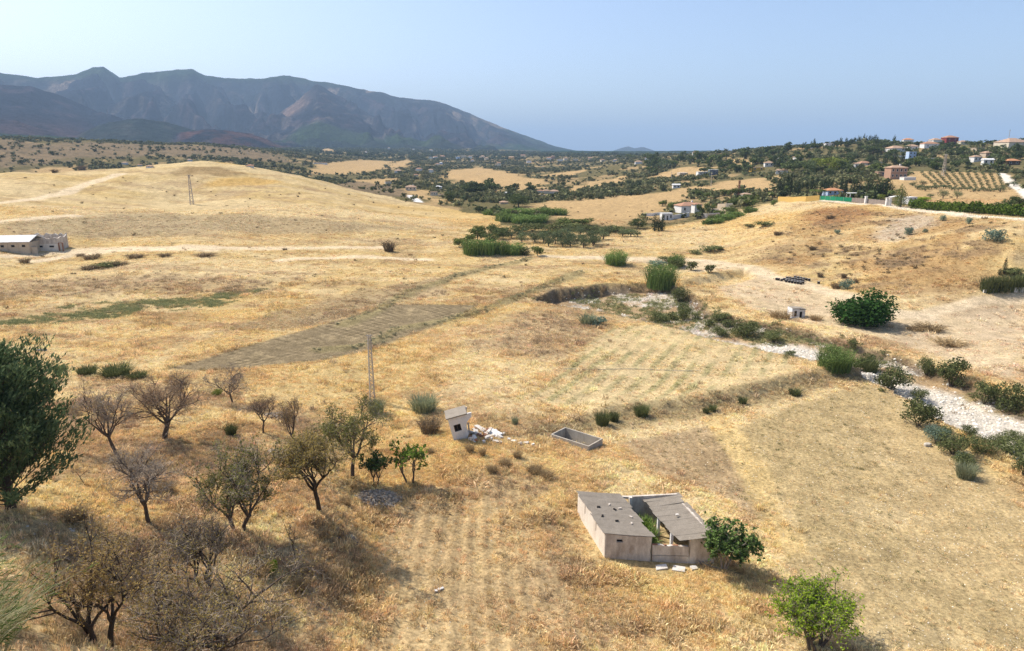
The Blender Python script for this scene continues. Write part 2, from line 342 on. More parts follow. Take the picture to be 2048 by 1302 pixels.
# near slope: brown leaf litter, dry grass, stones
mix(A_BROWN * 1.7, W_slope * sstep(0.45, 0.64, n2) * 0.45); mix(A_SOIL * 1.05, W_slope * sstep(0.45, 0.62, fbm(GX / 4, GY / 4, 4, 171)) * 0.6)
mix(A_PALE * 0.9, W_slope * sstep(0.62, 0.74, n3) * 0.5)
# bank of the right hill: bare reddish earth, grey rubble
R_bank = poly([(1470,530),(1560,470),(1600,425),(1700,415),(1830,425),(2060,450),(2060,580),(1900,590),(1700,585),(1560,545)])
W_bk = sstep(4, -10, sdf(R_bank, GX, GY))
mix(np.array([0.34, 0.215, 0.095]), W_bk * sstep(0.40, 0.62, fbm(GX / 16, GY / 16, 4, 181)) * 0.85)
mix(A_BROWN * 1.1, W_bk * sstep(0.55, 0.68, fbm(GX / 7, GY / 7, 4, 183)) * 0.7)
R_rub = poly([(1745,478),(1790,435),(1840,428),(1890,440),(1840,468),(1790,490)]); R_red = poly([(1590,440),(1640,412),(1760,420),(1720,445),(1640,455)])
mix(np.array([0.40, 0.33, 0.24]), sstep(2, -4, sdf(R_rub, GX, GY) + 10 * (n2 - .5)) * (0.5 + .5 * n3))
mix(np.array([0.30, 0.165, 0.075]), sstep(3, -4, sdf(R_red, GX, GY) + 12 * (n2 - .5)) * 0.75)
R_dk = poly([(1600,500),(1700,485),(1780,500),(1850,510),(1900,545),(1780,540),(1640,515)])
mix(A_BROWN * 0.95, sstep(3, -4, sdf(R_dk, GX, GY)) * sstep(.52, .6, fbm(GX / 3.5, GY / 3.5, 3, 191)) * 0.8)
# tracks and bare ground
mix(A_TRACK * np.array([.92, .9, .9]), sstep(2, -3, sdf(R_bare, GX, GY) + 9 * (n1 - .5)) * (0.55 + .35 * n2))
mix(A_TRACK, sstep(2, -3, sdf(R_bare2, GX, GY) + 6 * (n1 - .5)) * 0.75)
mix(A_TRACK * 1.06, sstep(3.6, 1.8, pdist(L_track, GX, GY) + 2 * (n2 - .5)) * 0.85)
mix(A_TRACK * 1.06, sstep(2.6, 1.2, pdist(L_track2, GX, GY) + 1.5 * (n2 - .5)) * 0.8)
for l in L_tr: mix(A_TRACK * 1.18, sstep(2.6 + .004 * GR, 1.0 + .003 * GR, pdist(l, GX, GY) + 1.5 * (n2 - .5)) * 0.85)
for D in D_bank[:2]: mix(np.array([0.25, 0.205, 0.10]), sstep(2.6, 0.6, D + 2.5 * (n2 - .5)) * 0.75)
mix(np.array([0.21, 0.16, 0.08]), sstep(3.4, 0.8, D_bank[2] + 3 * (n2 - .5)) * 0.6)
mix(np.array([0.62, 0.52, 0.39]), sstep(3.0, 1.8, pdist(L_road, GX, GY)))
mix(np.array([0.66, 0.60, 0.50]), sstep(2.6, 1.6, pdist(L_road2, GX, GY)))
mix(np.array([0.72, 0.69, 0.64]), sstep(3.5, 2.2, pdist(L_road3, GX, GY)))
# river bed
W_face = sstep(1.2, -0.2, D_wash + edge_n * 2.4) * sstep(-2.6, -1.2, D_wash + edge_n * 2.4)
mix(A_SOIL * 1.15, W_wash * 0.8); mix(A_GREEN * 1.35, W_wash * sstep(0.5, 0.62, n2) * 0.55)
mix(A_GRAV * 0.85, W_wash * sstep(0.56, 0.63, fbm(GX / 4, GY / 4, 3, 201)) * 0.8)
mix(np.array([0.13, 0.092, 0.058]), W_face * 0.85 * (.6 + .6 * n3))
R_stony = poly([(1180,600),(1260,590),(1350,600),(1340,620),(1240,612)]); mix(A_GRAV, sstep(1, -2, sdf(R_stony, GX, GY) + 6 * (n2 - .5)) * W_wash * 0.75 * sstep(.35, .55, n3))
mix(A_GRAV * (0.92), W_grav); 
C *= (0.86 + 0.28 * n3)[..., None]
C = np.clip(C, 0.01, 0.85)
GCOL = C.copy()

# ------------------------------------------------------------------ node material helper
def new_mat(name):
    m = bpy.data.materials.new(name); m.use_nodes = True
    nt = m.node_tree; nt.nodes.clear()
    o = nt.nodes.new("ShaderNodeOutputMaterial"); b = nt.nodes.new("ShaderNodeBsdfPrincipled")
    b.inputs["Roughness"].default_value = 0.9
    b.inputs["Specular IOR Level"].default_value = 0.15
    nt.links.new(b.outputs[0], o.inputs[0])
    return m, nt, b
def N(nt, t, **kw):
    n = nt.nodes.new(t)
    for k, v in kw.items():
        if k.startswith('i_'): n.inputs[int(k[2:])].default_value = v
        else: setattr(n, k, v)
    return n

def grid_mesh(name, X, Y, Z, color=None, mat=None, attrs=None, smooth=True):
    na, nr = X.shape
    me = bpy.data.meshes.new(name)
    co = np.stack([X, Y, Z], -1).reshape(-1, 3).astype(np.float32)
    i = (np.arange(na - 1)[:, None] * nr + np.arange(nr - 1)[None]).ravel()
    f = np.stack([i, i + 1, i + nr + 1, i + nr], 1).astype(np.int32)
    me.vertices.add(len(co)); me.vertices.foreach_set("co", co.ravel())
    me.loops.add(f.size); me.loops.foreach_set("vertex_index", f.ravel())
    me.polygons.add(len(f)); me.polygons.foreach_set("loop_start", np.arange(0, f.size, 4, dtype=np.int32))
    me.update(calc_edges=True)
    if smooth: me.polygons.foreach_set("use_smooth", np.ones(len(f), bool))
    if color is not None:
        at_ = me.color_attributes.new("gcol", 'FLOAT_COLOR', 'POINT')
        at_.data.foreach_set("color", np.concatenate([color.reshape(-1, 3), np.ones((len(co), 1))], 1).astype(np.float32).ravel())
    for k, v in (attrs or {}).items():
        a_ = me.attributes.new(k, 'FLOAT', 'POINT'); a_.data.foreach_set("value", v.ravel().astype(np.float32))
    o = bpy.data.objects.new(name, me); COL.objects.link(o)
    if mat: me.materials.append(mat)
    return o

m_ground, nt, b = new_mat("ground_soil_and_dry_grass")
ca1 = N(nt, "ShaderNodeAttribute", attribute_name="gcol"); tc = N(nt, "ShaderNodeTexCoord")
nz1 = N(nt, "ShaderNodeTexNoise"); nz1.inputs["Scale"].default_value = 3.2; nz1.inputs["Detail"].default_value = 5.0; nz1.inputs["Roughness"].default_value = 0.7
nz2 = N(nt, "ShaderNodeTexNoise"); nz2.inputs["Scale"].default_value = 0.45; nz2.inputs["Detail"].default_value = 6.0; nz2.inputs["Roughness"].default_value = 0.65
nt.links.new(tc.outputs["Object"], nz1.inputs["Vector"]); nt.links.new(tc.outputs["Object"], nz2.inputs["Vector"])
mr1 = N(nt, "ShaderNodeMapRange"); mr1.inputs[1].default_value = 0.3; mr1.inputs[2].default_value = 0.7; mr1.inputs[3].default_value = 0.50; mr1.inputs[4].default_value = 1.42
mr2 = N(nt, "ShaderNodeMapRange"); mr2.inputs[1].default_value = 0.3; mr2.inputs[2].default_value = 0.7; mr2.inputs[3].default_value = 0.74; mr2.inputs[4].default_value = 1.22
nt.links.new(nz1.outputs[0], mr1.inputs[0]); nt.links.new(nz2.outputs[0], mr2.inputs[0])
mm = N(nt, "ShaderNodeMath", operation='MULTIPLY'); nt.links.new(mr1.outputs[0], mm.inputs[0]); nt.links.new(mr2.outputs[0], mm.inputs[1])
vm = N(nt, "ShaderNodeVectorMath", operation='SCALE'); nt.links.new(ca1.outputs["Color"], vm.inputs[0]); nt.links.new(mm.outputs[0], vm.inputs["Scale"])
nt.links.new(vm.outputs[0], b.inputs["Base Color"])
bp = N(nt, "ShaderNodeBump"); bp.inputs["Strength"].default_value = 0.7; bp.inputs["Distance"].default_value = 0.16
nt.links.new(nz1.outputs[0], bp.inputs["Height"]); nt.links.new(bp.outputs[0], b.inputs["Normal"])
b.inputs["Roughness"].default_value = 1.0; b.inputs["Specular IOR Level"].default_value = 0.0
ground = grid_mesh("ground", GX, GY, GZ, C, m_ground); ground["kind"] = "structure"
# ------------------------------------------------------------------ mountains (a height field of ridges, 3 to 9 km away)
def skyline(pts, R):
    pts = np.array(pts, float); a, t = az_tan(pts[:, 0], pts[:, 1]); return a, CAM_Z + R * t
MA = np.radians(np.linspace(-56, 24, 640)); MRr = np.geomspace(2600, 10500, 250)
ma, mr_ = np.meshgrid(MA, MRr, indexing='ij'); mx, my = mr_ * np.sin(ma), mr_ * np.cos(ma)
warp = (fbm(mx / 900, my / 900, 4, 301) - 0.5)
def ridge(pts, R, front, back, power=1.15, wob=0.0):
    a, z = skyline(pts, R); k = np.argsort(a); prof = np.interp(ma, a[k], z[k])
    rr_ = mr_ + wob * warp
    t = np.where(rr_ < R, (R - rr_) / front, (rr_ - R) / back)
    return prof * np.clip(1 - t, 0, 1) ** power
H1 = ridge([(-900,230),(-500,150),(-200,120),(0,141),(60,151),(100,152),(150,145),(185,132),(207,131),(240,153),(290,142),(340,139),(385,136),(410,149),(450,155),(520,155),(580,149),(620,157),(680,168),(740,180),(820,195),(880,203),(920,218),(985,245),(1050,270),(1110,292),(1160,302),(1210,307),(1300,312)], 6800, 3700, 3000, 1.0)
# spurs and gullies running down towards the valley
sp = np.abs(fbm(ma * 20 + 1.6 * (mr_ / 2000) + 2.2 * warp, mr_ / 1500 + warp, 4, 311) * 2 - 1)
tt = np.clip((6800 - mr_) / 3700, 0, 1)
H1 = H1 * (1 - 0.70 * np.sin(np.pi * np.clip(tt, 0, 1)) * (1 - np.minimum(1, sp * 2.6)))
H1 += -np.abs(fbm(mx / 700, my / 700, 5, 321, .55) - 0.5) * 420 * np.sin(np.pi * np.clip(tt, 0.0, 1)) * (H1 / 500)
H2 = ridge([(-900,180),(-400,140),(-100,155),(0,166),(60,172),(120,192),(200,224),(300,248),(400,268),(480,284),(560,298),(600,305)], 4700, 1700, 1600, 1.0, 300)
H2b = ridge([(430,300),(500,262),(560,225),(600,195),(632,166),(650,172),(690,195),(740,225),(800,262),(860,290),(900,302)], 5600, 2300, 1300, 1.05, 500)
H3 = ridge([(100,300),(150,272),(200,250),(270,236),(330,241),(400,263),(450,285),(480,300)], 3500, 700, 900, 1.0, 120)
H4 = ridge([(320,285),(360,262),(430,254),(500,263),(560,287),(600,302)], 3300, 560, 700, 1.0, 120)
H4b = ridge([(-500,250),(-100,238),(0,238),(40,243),(90,258),(130,280),(160,300)], 3400, 600, 800, 1.0, 120)
H5 = ridge([(-900,262),(-300,262),(0,262),(100,268),(250,282),(400,288),(520,296),(650,298),(1000,303),(1200,306)], 2950, 330, 2500, 0.8, 0)
MZ = np.maximum.reduce([H1, H2, H2b, H3, H4, H4b, H5])
MZ += (fbm(mx / 150, my / 150, 5, 331, .6) - 0.5) * 30 * np.clip(MZ / 150, 0.15, 1)
MZ = np.maximum(MZ - 4, 4.0)
px_of = 1024 + np.tan(ma) * F_PX * 1.0
gn = fbm(mx / 600, my / 600, 4, 341); gf = fbm(mx / 90, my / 90, 4, 351); gs = fbm(mx / 160, my / 420, 4, 361)
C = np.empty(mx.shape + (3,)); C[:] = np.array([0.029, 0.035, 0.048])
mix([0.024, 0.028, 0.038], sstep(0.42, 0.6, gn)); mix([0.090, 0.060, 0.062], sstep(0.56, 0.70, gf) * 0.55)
stk = sstep(.57, .60, fbm(mx / 70, my / 260, 4, 381)) * sstep(.5, .6, gn); mix([0.16, 0.13, 0.11], stk * .55)
mix([0.032, 0.072, 0.034], sstep(4, 12, np.degrees(ma) + 8 + 9 * (gn - .5)) * 0.9)                      # unburnt green on the right flank
top = (MZ == 0) * 0
mix([0.045, 0.075, 0.03], sstep(560, 640, MZ + 120 * (gn - .5)) * 0.8)                                      # green summits
mix([0.105, 0.048, 0.036], sstep(0.0, 20, H4 - np.maximum(H3, H5)) * sstep(.38, .55, gf) * 0.8)               # scorched red-brown ridge
mix([0.09, 0.05, 0.042], sstep(0.0, 30, H2 - H1) * sstep(230, 90, MZ) * 0.6)
mix([0.04, 0.06, 0.034], sstep(0.0, 15, H3 - np.maximum(H2, H4)) * 0.55)
mix([0.04, 0.065, 0.025], sstep(-2, 6, H5 - np.maximum.reduce([H3, H4, H2, H4b]) ) * 0.9)
scar = sstep(0.60, 0.70, gs) * sstep(0.5, 0.62, fbm(mx / 900, my / 900, 3, 371))
mix([0.30, 0.22, 0.16], scar * 0.75 * sstep(120, 220, MZ) * sstep(700, 560, MZ))
mix([0.27, 0.17, 0.12], np.exp(-(((px_of - 605) / 30) ** 2 + ((mr_ - 5350) / 260) ** 2)) * (0.5 + gf))
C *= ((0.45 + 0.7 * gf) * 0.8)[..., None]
m_mtn, nt, b = new_mat("mountain_scrub")
ca1 = N(nt, "ShaderNodeAttribute", attribute_name="gcol"); tc = N(nt, "ShaderNodeTexCoord")
nz1 = N(nt, "ShaderNodeTexNoise"); nz1.inputs["Scale"].default_value = 0.035; nz1.inputs["Detail"].default_value = 6.0; nz1.inputs["Roughness"].default_value = 0.75
nt.links.new(tc.outputs["Object"], nz1.inputs["Vector"])
mr1 = N(nt, "ShaderNodeMapRange"); mr1.inputs[1].default_value = 0.35; mr1.inputs[2].default_value = 0.65; mr1.inputs[3].default_value = 0.35; mr1.inputs[4].default_value = 1.7
nt.links.new(nz1.outputs[0], mr1.inputs[0])
vm = N(nt, "ShaderNodeVectorMath", operation='SCALE'); nt.links.new(ca1.outputs["Color"], vm.inputs[0]); nt.links.new(mr1.outputs[0], vm.inputs["Scale"])
nt.links.new(vm.outputs[0], b.inputs["Base Color"]); b.inputs["Specular IOR Level"].default_value = 0.0
bp = N(nt, "ShaderNodeBump"); bp.inputs["Strength"].default_value = 0.9; bp.inputs["Distance"].default_value = 14.0
nt.links.new(nz1.outputs[0], bp.inputs["Height"]); nt.links.new(bp.outputs[0], b.inputs["Normal"])
mountain = grid_mesh("mountain_range", mx, my, MZ, C, m_mtn); mountain["kind"] = "structure"

# far blue hills on the coast
FA = np.radians(np.linspace(-2, 60, 260)); FR = np.linspace(8200, 10200, 40)
fa, fr = np.meshgrid(FA, FR, indexing='ij'); fx, fy = fr * np.sin(fa), fr * np.cos(fa)
a_, z_ = skyline([(1000,312),(1190,310),(1215,303),(1240,294),(1256,290),(1270,294),(1286,291),(1312,300),(1345,311),(1450,312),(3000,312)], 9200)
FZ = np.interp(fa, a_, z_) * np.clip(1 - np.abs(fr - 9200) / 1050, 0, 1) ** 0.9 + (fbm(fx / 300, fy / 300, 3, 5) - .5) * 12 - 12
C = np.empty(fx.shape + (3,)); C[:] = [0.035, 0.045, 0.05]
far = grid_mesh("distant_hills", fx, fy, FZ, C, m_mtn); far["kind"] = "structure"
# plain that carries the ground out to the horizon
PA = np.radians(np.linspace(-100, 100, 81)); PR = np.array([3900., 6000, 10000, 16000, 30000])
pa, pr = np.meshgrid(PA, PR, indexing='ij')
C = np.empty(pa.shape + (3,)); C[:] = [0.10, 0.10, 0.06]
plain = grid_mesh("plain", pr * np.sin(pa), pr * np.cos(pa), np.full(pa.shape, -4.0), C, m_mtn); plain["kind"] = "structure"

# ------------------------------------------------------------------ haze: the summer air
HAZE_D = 0.85e-4
me = bpy.data.meshes.new("haze"); bm = bmesh.new(); bmesh.ops.create_cube(bm, size=1.0); bm.to_mesh(me); bm.free()
haze = bpy.data.objects.new("haze", me); COL.objects.link(haze); haze["kind"] = "stuff"
haze.scale = (70000, 70000, 1000); haze.location = (0, 0, 480)
hm = bpy.data.materials.new("haze_air"); hm.use_nodes = True; hn = hm.node_tree; hn.nodes.clear()
ho = hn.nodes.new("ShaderNodeOutputMaterial"); pv = hn.nodes.new("ShaderNodeVolumePrincipled")
pv.inputs["Color"].default_value = (0.52, 0.73, 1.0, 1); pv.inputs["Density"].default_value = HAZE_D; pv.inputs["Anisotropy"].default_value = 0.0
hn.links.new(pv.outputs[0], ho.inputs["Volume"]); me.materials.append(hm)
# ------------------------------------------------------------------ tagging and mesh helpers
def tag(o, label, cat, group=None):
    o["label"] = label; o["category"] = cat
    if group: o["group"] = group
    return o
def empty(name, loc, rz=0.0):
    o = bpy.data.objects.new(name, None); COL.objects.link(o); o.empty_display_size = 0.3
    o.location = loc; o.rotation_euler = (0, 0, rz); return o
def mesh_arrays(name, V, Fq, mats, smooth=False):
    me = bpy.data.meshes.new(name); V = np.asarray(V, np.float32); Fq = np.asarray(Fq, np.int32); k = Fq.shape[1]
    me.vertices.add(len(V)); me.vertices.foreach_set("co", V.ravel())
    me.loops.add(Fq.size); me.loops.foreach_set("vertex_index", Fq.ravel())
    me.polygons.add(len(Fq)); me.polygons.foreach_set("loop_start", np.arange(0, Fq.size, k, dtype=np.int32))
    if smooth: me.polygons.foreach_set("use_smooth", np.ones(len(Fq), bool))
    me.update(calc_edges=True)
    for m in (mats if isinstance(mats, (list, tuple)) else [mats]): me.materials.append(m)
    return me
def link(name, me, parent=None, loc=None):
    o = bpy.data.objects.new(name, me); COL.objects.link(o)
    if parent is not None: o.parent = parent
    if loc is not None: o.location = loc
    return o
class MB:
    def __init__(s): s.v = []; s.f = []
    def add(s, vs, fs):
        n = len(s.v); s.v += [tuple(p) for p in vs]; s.f += [tuple(i + n for i in q) for q in fs]; return s
    def box(s, x0, x1, y0, y1, z0, z1):
        return s.add([(x0,y0,z0),(x1,y0,z0),(x1,y1,z0),(x0,y1,z0),(x0,y0,z1),(x1,y0,z1),(x1,y1,z1),(x0,y1,z1)],
                     [(0,3,2,1),(4,5,6,7),(0,1,5,4),(1,2,6,5),(2,3,7,6),(3,0,4,7)])
    def prism(s, pts, axis, a, b):
        """outline in two axes, pushed along the third (axis 'x','y','z') from a to b"""
        n = len(pts)
        def P(u, w, t): return {'x': (t, u, w), 'y': (u, t, w), 'z': (u, w, t)}[axis]
        vs = [P(u, w, a) for u, w in pts] + [P(u, w, b) for u, w in pts]
        fs = [tuple(range(n))[::-1], tuple(range(n, 2 * n))] + [(i, (i + 1) % n, n + (i + 1) % n, n + i) for i in range(n)]
        return s.add(vs, fs)
    def tube(s, pts, radii, sides=6, cap=True):
        pts = [Vector(p) for p in pts]; n0 = len(s.v)
        for i, p in enumerate(pts):
            d = (pts[min(i + 1, len(pts) - 1)] - pts[max(i - 1, 0)])
            d = d.normalized() if d.length > 1e-9 else Vector((0, 0, 1))
            u = d.cross(Vector((0.31, 0.95, 0.1))); u = u.normalized() if u.length > 1e-6 else Vector((1, 0, 0)); w = d.cross(u)
            for k in range(sides):
                a = 2 * math.pi * k / sides; s.v.append(tuple(p + (u * math.cos(a) + w * math.sin(a)) * radii[i]))
        for i in range(len(pts) - 1):
            for k in range(sides):
                a, b = n0 + i * sides + k, n0 + i * sides + (k + 1) % sides; s.f.append((a, b, b + sides, a + sides))
        if cap:
            s.f.append(tuple(range(n0 + sides - 1, n0 - 1, -1))); s.f.append(tuple(range(n0 + (len(pts) - 1) * sides, n0 + len(pts) * sides)))
        return s
    def bar(s, a, b, w): return s.tube([a, b], [w, w], 4)
    def mesh(s, name, mat, bevel=0.0, smooth=False):
        me = bpy.data.meshes.new(name); me.from_pydata(s.v, [], s.f)
        bm = bmesh.new(); bm.from_mesh(me); bmesh.ops.recalc_face_normals(bm, faces=bm.faces)
        if bevel: bmesh.ops.bevel(bm, geom=[e for e in bm.edges], offset=bevel, segments=1, affect='EDGES')
        bm.to_mesh(me); bm.free()
        if smooth: me.polygons.foreach_set("use_smooth", np.ones(len(me.polygons), bool))
        me.materials.append(mat); me.update(); return me
    def build(s, name, mat, parent=None, bevel=0.0, smooth=False, loc=None): return link(name, s.mesh(name, mat, bevel, smooth), parent, loc)
def copy_thing(root, loc, rz=0.0, scale=(1, 1, 1)):
    c = root.copy(); COL.objects.link(c); c.location = loc; c.rotation_euler = (0, 0, rz); c.scale = scale
    for ch in root.children:
        k = ch.copy(); COL.objects.link(k); k.parent = c
        for g in ch.children:
            q = g.copy(); COL.objects.link(q); q.parent = k
    return c

# ------------------------------------------------------------------ materials
def plaster(name, col, dirt, rough=0.9, scale=1.5, streak=0.6, dirt_amt=0.6, bump=0.02):
    m, nt, b = new_mat(name); tc = N(nt, "ShaderNodeTexCoord")
    mp = N(nt, "ShaderNodeMapping"); mp.inputs["Scale"].default_value = (1, 1, 0.35); nt.links.new(tc.outputs["Object"], mp.inputs[0])
    n1 = N(nt, "ShaderNodeTexNoise"); n1.inputs["Scale"].default_value = scale; n1.inputs["Detail"].default_value = 7; n1.inputs["Roughness"].default_value = 0.7
    n2 = N(nt, "ShaderNodeTexNoise"); n2.inputs["Scale"].default_value = scale * 7; n2.inputs["Detail"].default_value = 4
    nt.links.new(mp.outputs[0], n1.inputs["Vector"]); nt.links.new(tc.outputs["Object"], n2.inputs["Vector"])
    mr = N(nt, "ShaderNodeMapRange"); mr.inputs[1].default_value = 0.5 - 0.25 * streak; mr.inputs[2].default_value = 0.5 + 0.3 * streak; mr.inputs[4].default_value = dirt_amt
    nt.links.new(n1.outputs[0], mr.inputs[0])
    mx_ = N(nt, "ShaderNodeMix", data_type='RGBA'); mx_.inputs[6].default_value = (*col, 1); mx_.inputs[7].default_value = (*dirt, 1)
    nt.links.new(mr.outputs[0], mx_.inputs[0])
    m2 = N(nt, "ShaderNodeMapRange"); m2.inputs[1].default_value = 0.3; m2.inputs[2].default_value = 0.7; m2.inputs[3].default_value = 0.9; m2.inputs[4].default_value = 1.08
    nt.links.new(n2.outputs[0], m2.inputs[0])
    vs = N(nt, "ShaderNodeVectorMath", operation='SCALE'); nt.links.new(mx_.outputs[2], vs.inputs[0]); nt.links.new(m2.outputs[0], vs.inputs["Scale"])
    nt.links.new(vs.outputs[0], b.inputs["Base Color"]); b.inputs["Roughness"].default_value = rough
    bp = N(nt, "ShaderNodeBump"); bp.inputs["Strength"].default_value = 0.5; bp.inputs["Distance"].default_value = bump
    nt.links.new(n2.outputs[0], bp.inputs["Height"]); nt.links.new(bp.outputs[0], b.inputs["Normal"])
    return m
def leaf_mat(name, c1, c2, trans=0.25, rough=0.7):
    m, nt, b = new_mat(name); nt.nodes.remove(b); out = [n for n in nt.nodes if n.type == 'OUTPUT_MATERIAL'][0]
    ge = N(nt, "ShaderNodeNewGeometry"); oi = N(nt, "ShaderNodeObjectInfo")
    mx_ = N(nt, "ShaderNodeMix", data_type='RGBA'); mx_.inputs[6].default_value = (*c1, 1); mx_.inputs[7].default_value = (*c2, 1)
    nt.links.new(ge.outputs["Random Per Island"], mx_.inputs[0])
    mr = N(nt, "ShaderNodeMapRange"); mr.inputs[3].default_value = 0.8; mr.inputs[4].default_value = 1.22; nt.links.new(oi.outputs["Random"], mr.inputs[0])
    vs = N(nt, "ShaderNodeVectorMath", operation='SCALE'); nt.links.new(mx_.outputs[2], vs.inputs[0]); nt.links.new(mr.outputs[0], vs.inputs["Scale"])
    df = N(nt, "ShaderNodeBsdfDiffuse"); tr = N(nt, "ShaderNodeBsdfTranslucent"); ms = N(nt, "ShaderNodeMixShader"); ms.inputs[0].default_value = trans
    nt.links.new(vs.outputs[0], df.inputs[0]); nt.links.new(vs.outputs[0], tr.inputs[0]); nt.links.new(df.outputs[0], ms.inputs[1]); nt.links.new(tr.outputs[0], ms.inputs[2])
    nt.links.new(ms.outputs[0], out.inputs[0]); return m
M = {}
M['bark'] = plaster("bark_grey_brown", (0.13, 0.10, 0.078), (0.055, 0.042, 0.033), scale=3)
M['bark_dark'] = plaster("bark_dark", (0.07, 0.052, 0.04), (0.03, 0.023, 0.018), scale=3)
M['twig_grey'] = leaf_mat("twigs_grey", (0.42, 0.345, 0.265), (0.25, 0.20, 0.15), 0.0)
M['twig_brown'] = leaf_mat("twigs_brown", (0.38, 0.28, 0.185), (0.21, 0.15, 0.10), 0.0)
M['leaf_olive'] = leaf_mat("leaves_olive_brown", (0.22, 0.17, 0.048), (0.38, 0.29, 0.10))
M['leaf_rust'] = leaf_mat("leaves_rusty", (0.27, 0.18, 0.055), (0.40, 0.29, 0.11))
M['leaf_grn'] = leaf_mat("leaves_dull_green", (0.14, 0.155, 0.038), (0.29, 0.27, 0.085))
M['leaf_fig'] = leaf_mat("leaves_fig", (0.058, 0.105, 0.026), (0.15, 0.215, 0.065))
M['leaf_figd'] = leaf_mat("leaves_fig_dark", (0.022, 0.060, 0.014), (0.06, 0.12, 0.03))
M['leaf_lime'] = leaf_mat("leaves_bright", (0.13, 0.22, 0.015), (0.30, 0.38, 0.035), 0.35)
M['leaf_young'] = leaf_mat("leaves_young_fig", (0.11, 0.20, 0.025), (0.24, 0.33, 0.06), 0.3)
M['leaf_ole'] = leaf_mat("leaves_oleander", (0.075, 0.095, 0.034), (0.185, 0.195, 0.08))
M['leaf_cyp'] = leaf_mat("leaves_cypress", (0.045, 0.075, 0.034), (0.15, 0.19, 0.085))
M['leaf_cypd'] = leaf_mat("leaves_cypress_dark", (0.024, 0.040, 0.018), (0.062, 0.085, 0.038))
M['leaf_olv'] = leaf_mat("leaves_olive_tree", (0.075, 0.10, 0.045), (0.19, 0.215, 0.11))
M['leaf_tree'] = leaf_mat("leaves_broad_dark", (0.058, 0.082, 0.03), (0.145, 0.17, 0.068))
M['leaf_tree2'] = leaf_mat("leaves_broad_mid", (0.075, 0.105, 0.028), (0.175, 0.205, 0.065))
M['leaf_pale'] = leaf_mat("leaves_yellow_green", (0.14, 0.17, 0.03), (0.25, 0.28, 0.06))
M['leaf_cane'] = leaf_mat("leaves_cane", (0.10, 0.17, 0.04), (0.24, 0.30, 0.10))
M['leaf_broom'] = leaf_mat("leaves_broom", (0.19, 0.21, 0.12), (0.33, 0.34, 0.20))
M['leaf_blue'] = leaf_mat("leaves_blue_grey", (0.13, 0.19, 0.13), (0.25, 0.31, 0.23))
M['leaf_rush'] = leaf_mat("leaves_rush", (0.075, 0.095, 0.032), (0.19, 0.20, 0.085))
M['leaf_dry'] = leaf_mat("dry_brush", (0.25, 0.18, 0.095), (0.45, 0.33, 0.18))
M['leaf_drydk'] = leaf_mat("dry_brush_dark", (0.14, 0.105, 0.065), (0.26, 0.195, 0.12))
M['leaf_reed'] = leaf_mat("reed_pale", (0.36, 0.37, 0.16), (0.66, 0.60, 0.40), 0.35)
M['leaf_hedge'] = leaf_mat("leaves_hedge", (0.045, 0.085, 0.012), (0.14, 0.19, 0.035))
M['concrete_old'] = plaster("weathered_render", (0.66, 0.59, 0.505), (0.36, 0.29, 0.23), scale=1.5, streak=0.5, dirt_amt=0.95, bump=0.006)
M['whitewash_old'] = plaster("old_whitewash", (0.76, 0.70, 0.61), (0.48, 0.39, 0.30), scale=1.1)
M['whitewash'] = plaster("whitewash", (0.80, 0.79, 0.77), (0.55, 0.50, 0.44), scale=1.2, dirt_amt=0.45)
M['fibre'] = plaster("fibre_cement_sheet", (0.31, 0.27, 0.22), (0.19, 0.16, 0.125), scale=1.3, streak=0.9, dirt_amt=0.8)
M['brick'] = plaster("red_brick", (0.34, 0.17, 0.10), (0.22, 0.12, 0.08), scale=3)
M['dark'] = plaster("dark_void", (0.02, 0.018, 0.016), (0.012, 0.01, 0.01))
M['steel'] = plaster("galvanised_steel", (0.50, 0.45, 0.38), (0.33, 0.26, 0.20), scale=3)
M['tank'] = plaster("tank_concrete", (0.47, 0.42, 0.345), (0.25, 0.21, 0.165), scale=1.1, streak=0.8, dirt_amt=0.8)
M['slab'] = plaster("white_slab", (0.70, 0.66, 0.60), (0.45, 0.38, 0.30), scale=2)
M['stone'] = plaster("grey_stone", (0.30, 0.26, 0.215), (0.17, 0.14, 0.115), scale=4)
M['stone_pale'] = plaster("pale_stone", (0.50, 0.45, 0.37), (0.33, 0.28, 0.22), scale=4)
M['deadwood'] = plaster("dead_wood", (0.35, 0.30, 0.25), (0.2, 0.16, 0.13), scale=4)

